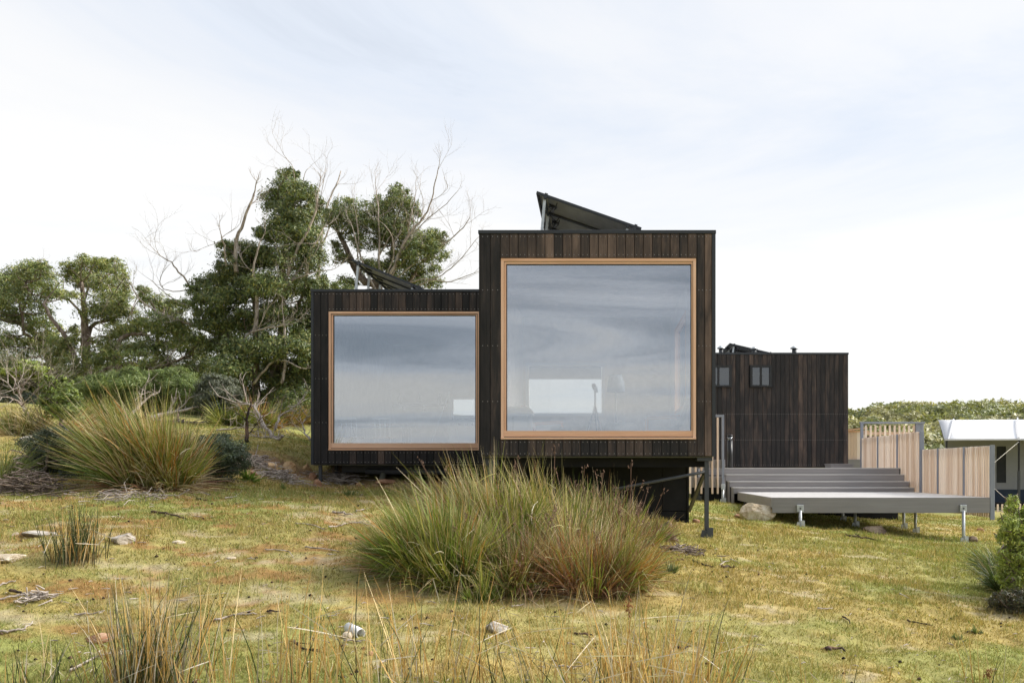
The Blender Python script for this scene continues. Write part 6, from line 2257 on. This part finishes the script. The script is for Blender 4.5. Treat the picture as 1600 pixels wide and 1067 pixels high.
ST = [
    ('dark charred stick on the rusty patch below the left shrub', [(237, 801), (258, 806), (290, 813)], 0.022, 'burnt', 1),
    ('grey forked branch on the turf left of the central clump', [(512, 826), (530, 824), (548, 819), (580, 821)], 0.013, 'dead', 2),
    ('bleached bent twig above the forked branch', [(462, 819), (490, 822), (505, 830)], 0.010, 'dead', 1),
    ('thick grey twig near the upper left of the central clump', [(520, 801), (540, 805), (550, 808)], 0.018, 'dead', 1),
    ('short twig touching the upper left of the central clump', [(556, 801), (570, 797), (580, 794)], 0.013, 'dead', 0),
    ('long thin twig in the middle of the left turf', [(476, 858), (500, 859), (532, 863)], 0.011, 'dead', 0),
    ('curved bleached twig on the left turf', [(414, 861), (440, 862), (452, 866), (459, 875)], 0.008, 'dead', 0),
    ('long bleached stick right of the big rush clump', [(331, 972), (350, 969), (370, 963), (400, 962)], 0.012, 'dead', 1),
    ('forked bleached branch at the bottom left', [(110, 1053), (125, 1043), (142, 1035), (160, 1028), (190, 1026)], 0.013, 'dead', 3),
    ('curved grey stick at the left edge, lower', [(-5, 990), (20, 989), (38, 985), (53, 976)], 0.013, 'dead', 0),
    ('pale stick at the left edge above the dead tuft', [(-5, 920), (10, 914), (25, 910)], 0.010, 'dead', 0),
    ('thin pale stick through the dead tuft', [(-5, 940), (15, 936), (32, 932)], 0.010, 'dead', 1),
    ('short charred stick beside the dead tuft', [(18, 926), (28, 930), (38, 931)], 0.017, 'burnt', 1),
    ('grey stick behind the big golden rush clump', [(117, 965), (140, 961), (165, 957)], 0.010, 'dead', 0),
    ('dark twig left of the white pipe', [(417, 957), (428, 959), (437, 960)], 0.012, 'burnt', 1),
    ('bare twig in the straw below the white pipe', [(457, 1007), (475, 1016), (498, 1018)], 0.012, 'burnt', 2),
    ('pair of pale chips in front of the white pipe', [(538, 1003), (555, 1005), (565, 1006)], 0.010, 'dead', 1),
    ('long dark stick on the turf in front of the shaded deck', [(1322, 838), (1345, 842), (1380, 847)], 0.022, 'burnt', 2),
    ('thin dark stick rising beside the brown pointed stone', [(1327, 822), (1335, 830), (1355, 835)], 0.013, 'burnt', 1),
    ('short charred stick right of the central clump', [(1129, 888), (1140, 887), (1148, 889)], 0.020, 'burnt', 1),
    ('thin twig beyond the charred stick right of the central clump', [(1125, 884), (1133, 880), (1140, 879)], 0.008, 'dead', 1),
    ('dark stick sloping down on the turf right of the central clump', [(1083, 878), (1098, 884), (1113, 889)], 0.016, 'burnt', 1),
    ('pale twig on the right turf between sticks', [(1142, 875), (1150, 879), (1157, 883)], 0.009, 'dead', 0),
    ('dark stick among leaves at the right tip of the central clump', [(1050, 862), (1062, 861), (1074, 861)], 0.018, 'burnt', 2),
    ('short thick charred stick on the lower turf', [(1289, 1017), (1303, 1017), (1321, 1020)], 0.020, 'burnt', 1),
    ('thin forked twig on the right turf', [(1417, 971), (1430, 976), (1457, 980)], 0.010, 'burnt', 1),
    ('bleached twig in the middle of the right turf', [(1405, 930), (1413, 933), (1420, 937)], 0.010, 'dead', 0),
    ('dark twig over the bare patch on the right turf', [(1316, 965), (1325, 971), (1329, 977)], 0.010, 'burnt', 0),
    ('short brown stick at the bottom in the straw', [(1055, 1015), (1065, 1016), (1077, 1015)], 0.013, 'burnt', 0),
    ('dark stick right of the grey stone at the bottom', [(898, 991), (915, 994), (927, 996)], 0.012, 'burnt', 1),
    ('white chip of wood below the grey stone', [(887, 1008), (893, 1009), (899, 1010)], 0.010, 'dead', 0),
    ('pale chip in front of the central clump foot', [(800, 949), (812, 948), (819, 947)], 0.009, 'dead', 0),
    ('grey stick at the bottom in the straw', [(868, 1043), (880, 1044), (892, 1046)], 0.012, 'dead', 1),
    ('twiggy dead branch on the slope right of the left shrub', [(350, 780), (368, 777), (378, 768)], 0.010, 'dead', 2),
    ('small dark stick below the twiggy dead branch', [(308, 782), (316, 782), (324, 784)], 0.018, 'burnt', 0),
    ('thin twig on the right turf near the post', [(1105, 926), (1108, 927), (1114, 928)], 0.009, 'burnt', 0),
    ('thin pale stick on the right turf before the bare patch', [(1278, 953), (1290, 954), (1301, 953)], 0.009, 'dead', 0),
]
for k, (lab, pts, r, mm, fk) in enumerate(ST):
    stick(lab, pts, r, mm, k, fk)

# fallen branches and bare white branches before the wood
def deadwood(label, pts, D, r, seed, sub=0.6, name='fallen_branch', cat='dead branch', mat='dead'):
    rng = np.random.default_rng(seed)
    P = smooth_line([W(x, y, D + 0.15 * i) for i, (x, y) in enumerate(pts)], 4)
    P = [p + Vector(rng.normal(0, 0.012, 3)) for p in P]
    P = [Vector((p.x, p.y, max(p.z, gz(p.x, p.y) + r * 0.5))) for p in P]
    mb = MB()
    mb.tube(P, [r * (1 - 0.7 * i / (len(P) - 1)) for i in range(len(P))], 7)
    for i in range(2, len(P)):
        if rng.random() < sub:
            dd = (P[i] - P[i - 1]).normalized()
            twigs(mb, P[i], (dd + Vector(rng.normal(0, 0.7, 3)) + Vector((0, 0, 0.15))).normalized(), rng.uniform(0.25, 0.6), r * 0.35, 1, rng, 0.6, 0.1)
    return tag(mb.build(name, M[mat]), label, cat, 'bleached deadwood before the wood')


deadwood('bleached fallen trunk pointing right behind the left tussock', [(236, 655), (255, 648), (275, 644), (302, 637)], 25.0, 0.09, 1, 0.4, 'fallen_log')
deadwood('leaning bleached branch behind the left tussock tips', [(205, 648), (222, 630), (236, 618)], 24.0, 0.05, 2, 0.5)
deadwood('bare white forked branch curving over the terrace', [(434, 690), (415, 668), (402, 645), (393, 632), (368, 629)], 22.5, 0.05, 3, 0.7)
deadwood('low bare white branch arching on the terrace', [(442, 681), (428, 692), (410, 690), (401, 672)], 22.2, 0.04, 4, 0.7)
deadwood('white twiggy branch leaning towards the left cabin', [(430, 672), (436, 652), (452, 640), (468, 630)], 23.5, 0.035, 5, 0.8)
deadwood('white twiggy branch close to the left cabin wall', [(484, 686), (476, 676), (474, 662), (480, 650)], 23.0, 0.03, 6, 0.8)
deadwood('dark dead sapling standing alone on the terrace', [(386, 690), (386, 665), (388, 645), (392, 632)], 21.0, 0.05, 7, 0.6, 'dead_sapling', 'dead sapling', 'burnt')
deadwood('low tangle branch on the terrace left of the sapling', [(340, 672), (360, 670), (385, 667)], 23.0, 0.03, 8, 0.9)
deadwood('low bare branch along the foot of the wood', [(245, 668), (290, 664), (330, 660)], 26.0, 0.04, 9, 1.0)


def heap(label, px, py, rx, n, seed, cat='brush pile', L=(0.15, 0.5), mat='dead', hgt=0.18, group='heaps of twigs'):
    """heap of twigs that nobody could count"""
    rng = np.random.default_rng(seed)
    p = G(px, py)
    mb = MB()
    for k in range(n):
        x, y = p.x + rng.normal(0, rx * 0.5), p.y + rng.normal(0, rx * 0.35) + 0.1
        z = gz(x, y) + abs(rng.normal(0, hgt)) * math.exp(-((x - p.x) / rx) ** 2) + 0.01
        d = Vector((rng.normal(0, 1), rng.normal(0, 0.7), rng.normal(0, 0.2))).normalized() * rng.uniform(*L)
        c = Vector((x, y, z))
        e1, e2 = c - d / 2, c + d / 2
        for e in (e1, e2):
            e.z = max(e.z, gz(e.x, e.y) + 0.005)
        mb.tube([e1, c + Vector(rng.normal(0, 0.02, 3)), e2], [0.008, 0.007, 0.003], 4, False)
    return tag(mb.build('brush_pile', M[mat]), label, cat, group, 'stuff')


heap('brown brushwood heap at the left edge below the dark shrub', 40, 770, 0.55, 260, 1, mat='bark')
heap('bleached twig heap against the bank stones', 440, 750, 0.45, 110, 2, hgt=0.08)
heap('bleached twig heap beside the left cabin legs', 525, 755, 0.5, 120, 3, hgt=0.08)
heap('twig heap on the terrace behind the right dark shrub', 395, 728, 0.5, 160, 4, hgt=0.08)
heap('dead orange tuft of roots at the lower left', 42, 948, 0.16, 45, 5, 'dead tuft', (0.06, 0.22), 'dead', 0.04)
heap('scattered twigs and leaf litter at the right tip of the central clump', 1070, 866, 0.35, 90, 6, 'twig litter', (0.05, 0.2), 'bark', 0.02)
heap('straw and twig litter at the foot of the big left tussock', 200, 778, 0.9, 110, 7, 'twig litter', (0.1, 0.4), 'dead', 0.03)


def litter():
    """tiny chips, twigs and leaves strewn over the turf"""
    rng = np.random.default_rng(77)
    mb = MB()
    n = 0
    while n < 900:
        y = 6.3 + 12 * rng.random() ** 1.3
        px = rng.uniform(-20, 1620)
        x = (px - CX) * y / F
        if x > 0 and rng.random() < 0.45:
            continue
        z = gz(x, y)
        L_ = rng.uniform(0.02, 0.11)
        a = rng.uniform(0, math.pi)
        d = Vector((math.cos(a), math.sin(a), rng.normal(0, 0.1))) * L_ / 2
        c = Vector((x, y, z + 0.018))
        w = rng.uniform(0.002, 0.0055)
        mb.tube([c - d, c + Vector((0, 0, rng.uniform(0, .01))), c + d], [w, w * 1.1, w * 0.5], 4, False)
        n += 1
    o = mb.build('twig_litter', M['dead'])
    tag(o, 'bleached chips and twigs strewn over the turf', 'litter', None, 'stuff')
    mb = MB()
    for k in range(420):
        y = 6.3 + 13 * rng.random() ** 1.3
        px = rng.uniform(-20, 1620)
        x = (px - CX) * y / F
        z = gz(x, y)
        r = rng.uniform(0.006, 0.018)
        c = Vector((x, y, z + 0.012))
        mb.tube([c - Vector((r, 0, 0)), c + Vector((0, 0, r * .4)), c + Vector((r * .9, r * .3, 0))], [r * .5, r * .8, r * .3], 5)
    o = mb.build('dark_litter', M['burnt'])
    tag(o, 'small dark droppings, cones and charcoal bits strewn over the turf', 'litter', None, 'stuff')


litter()
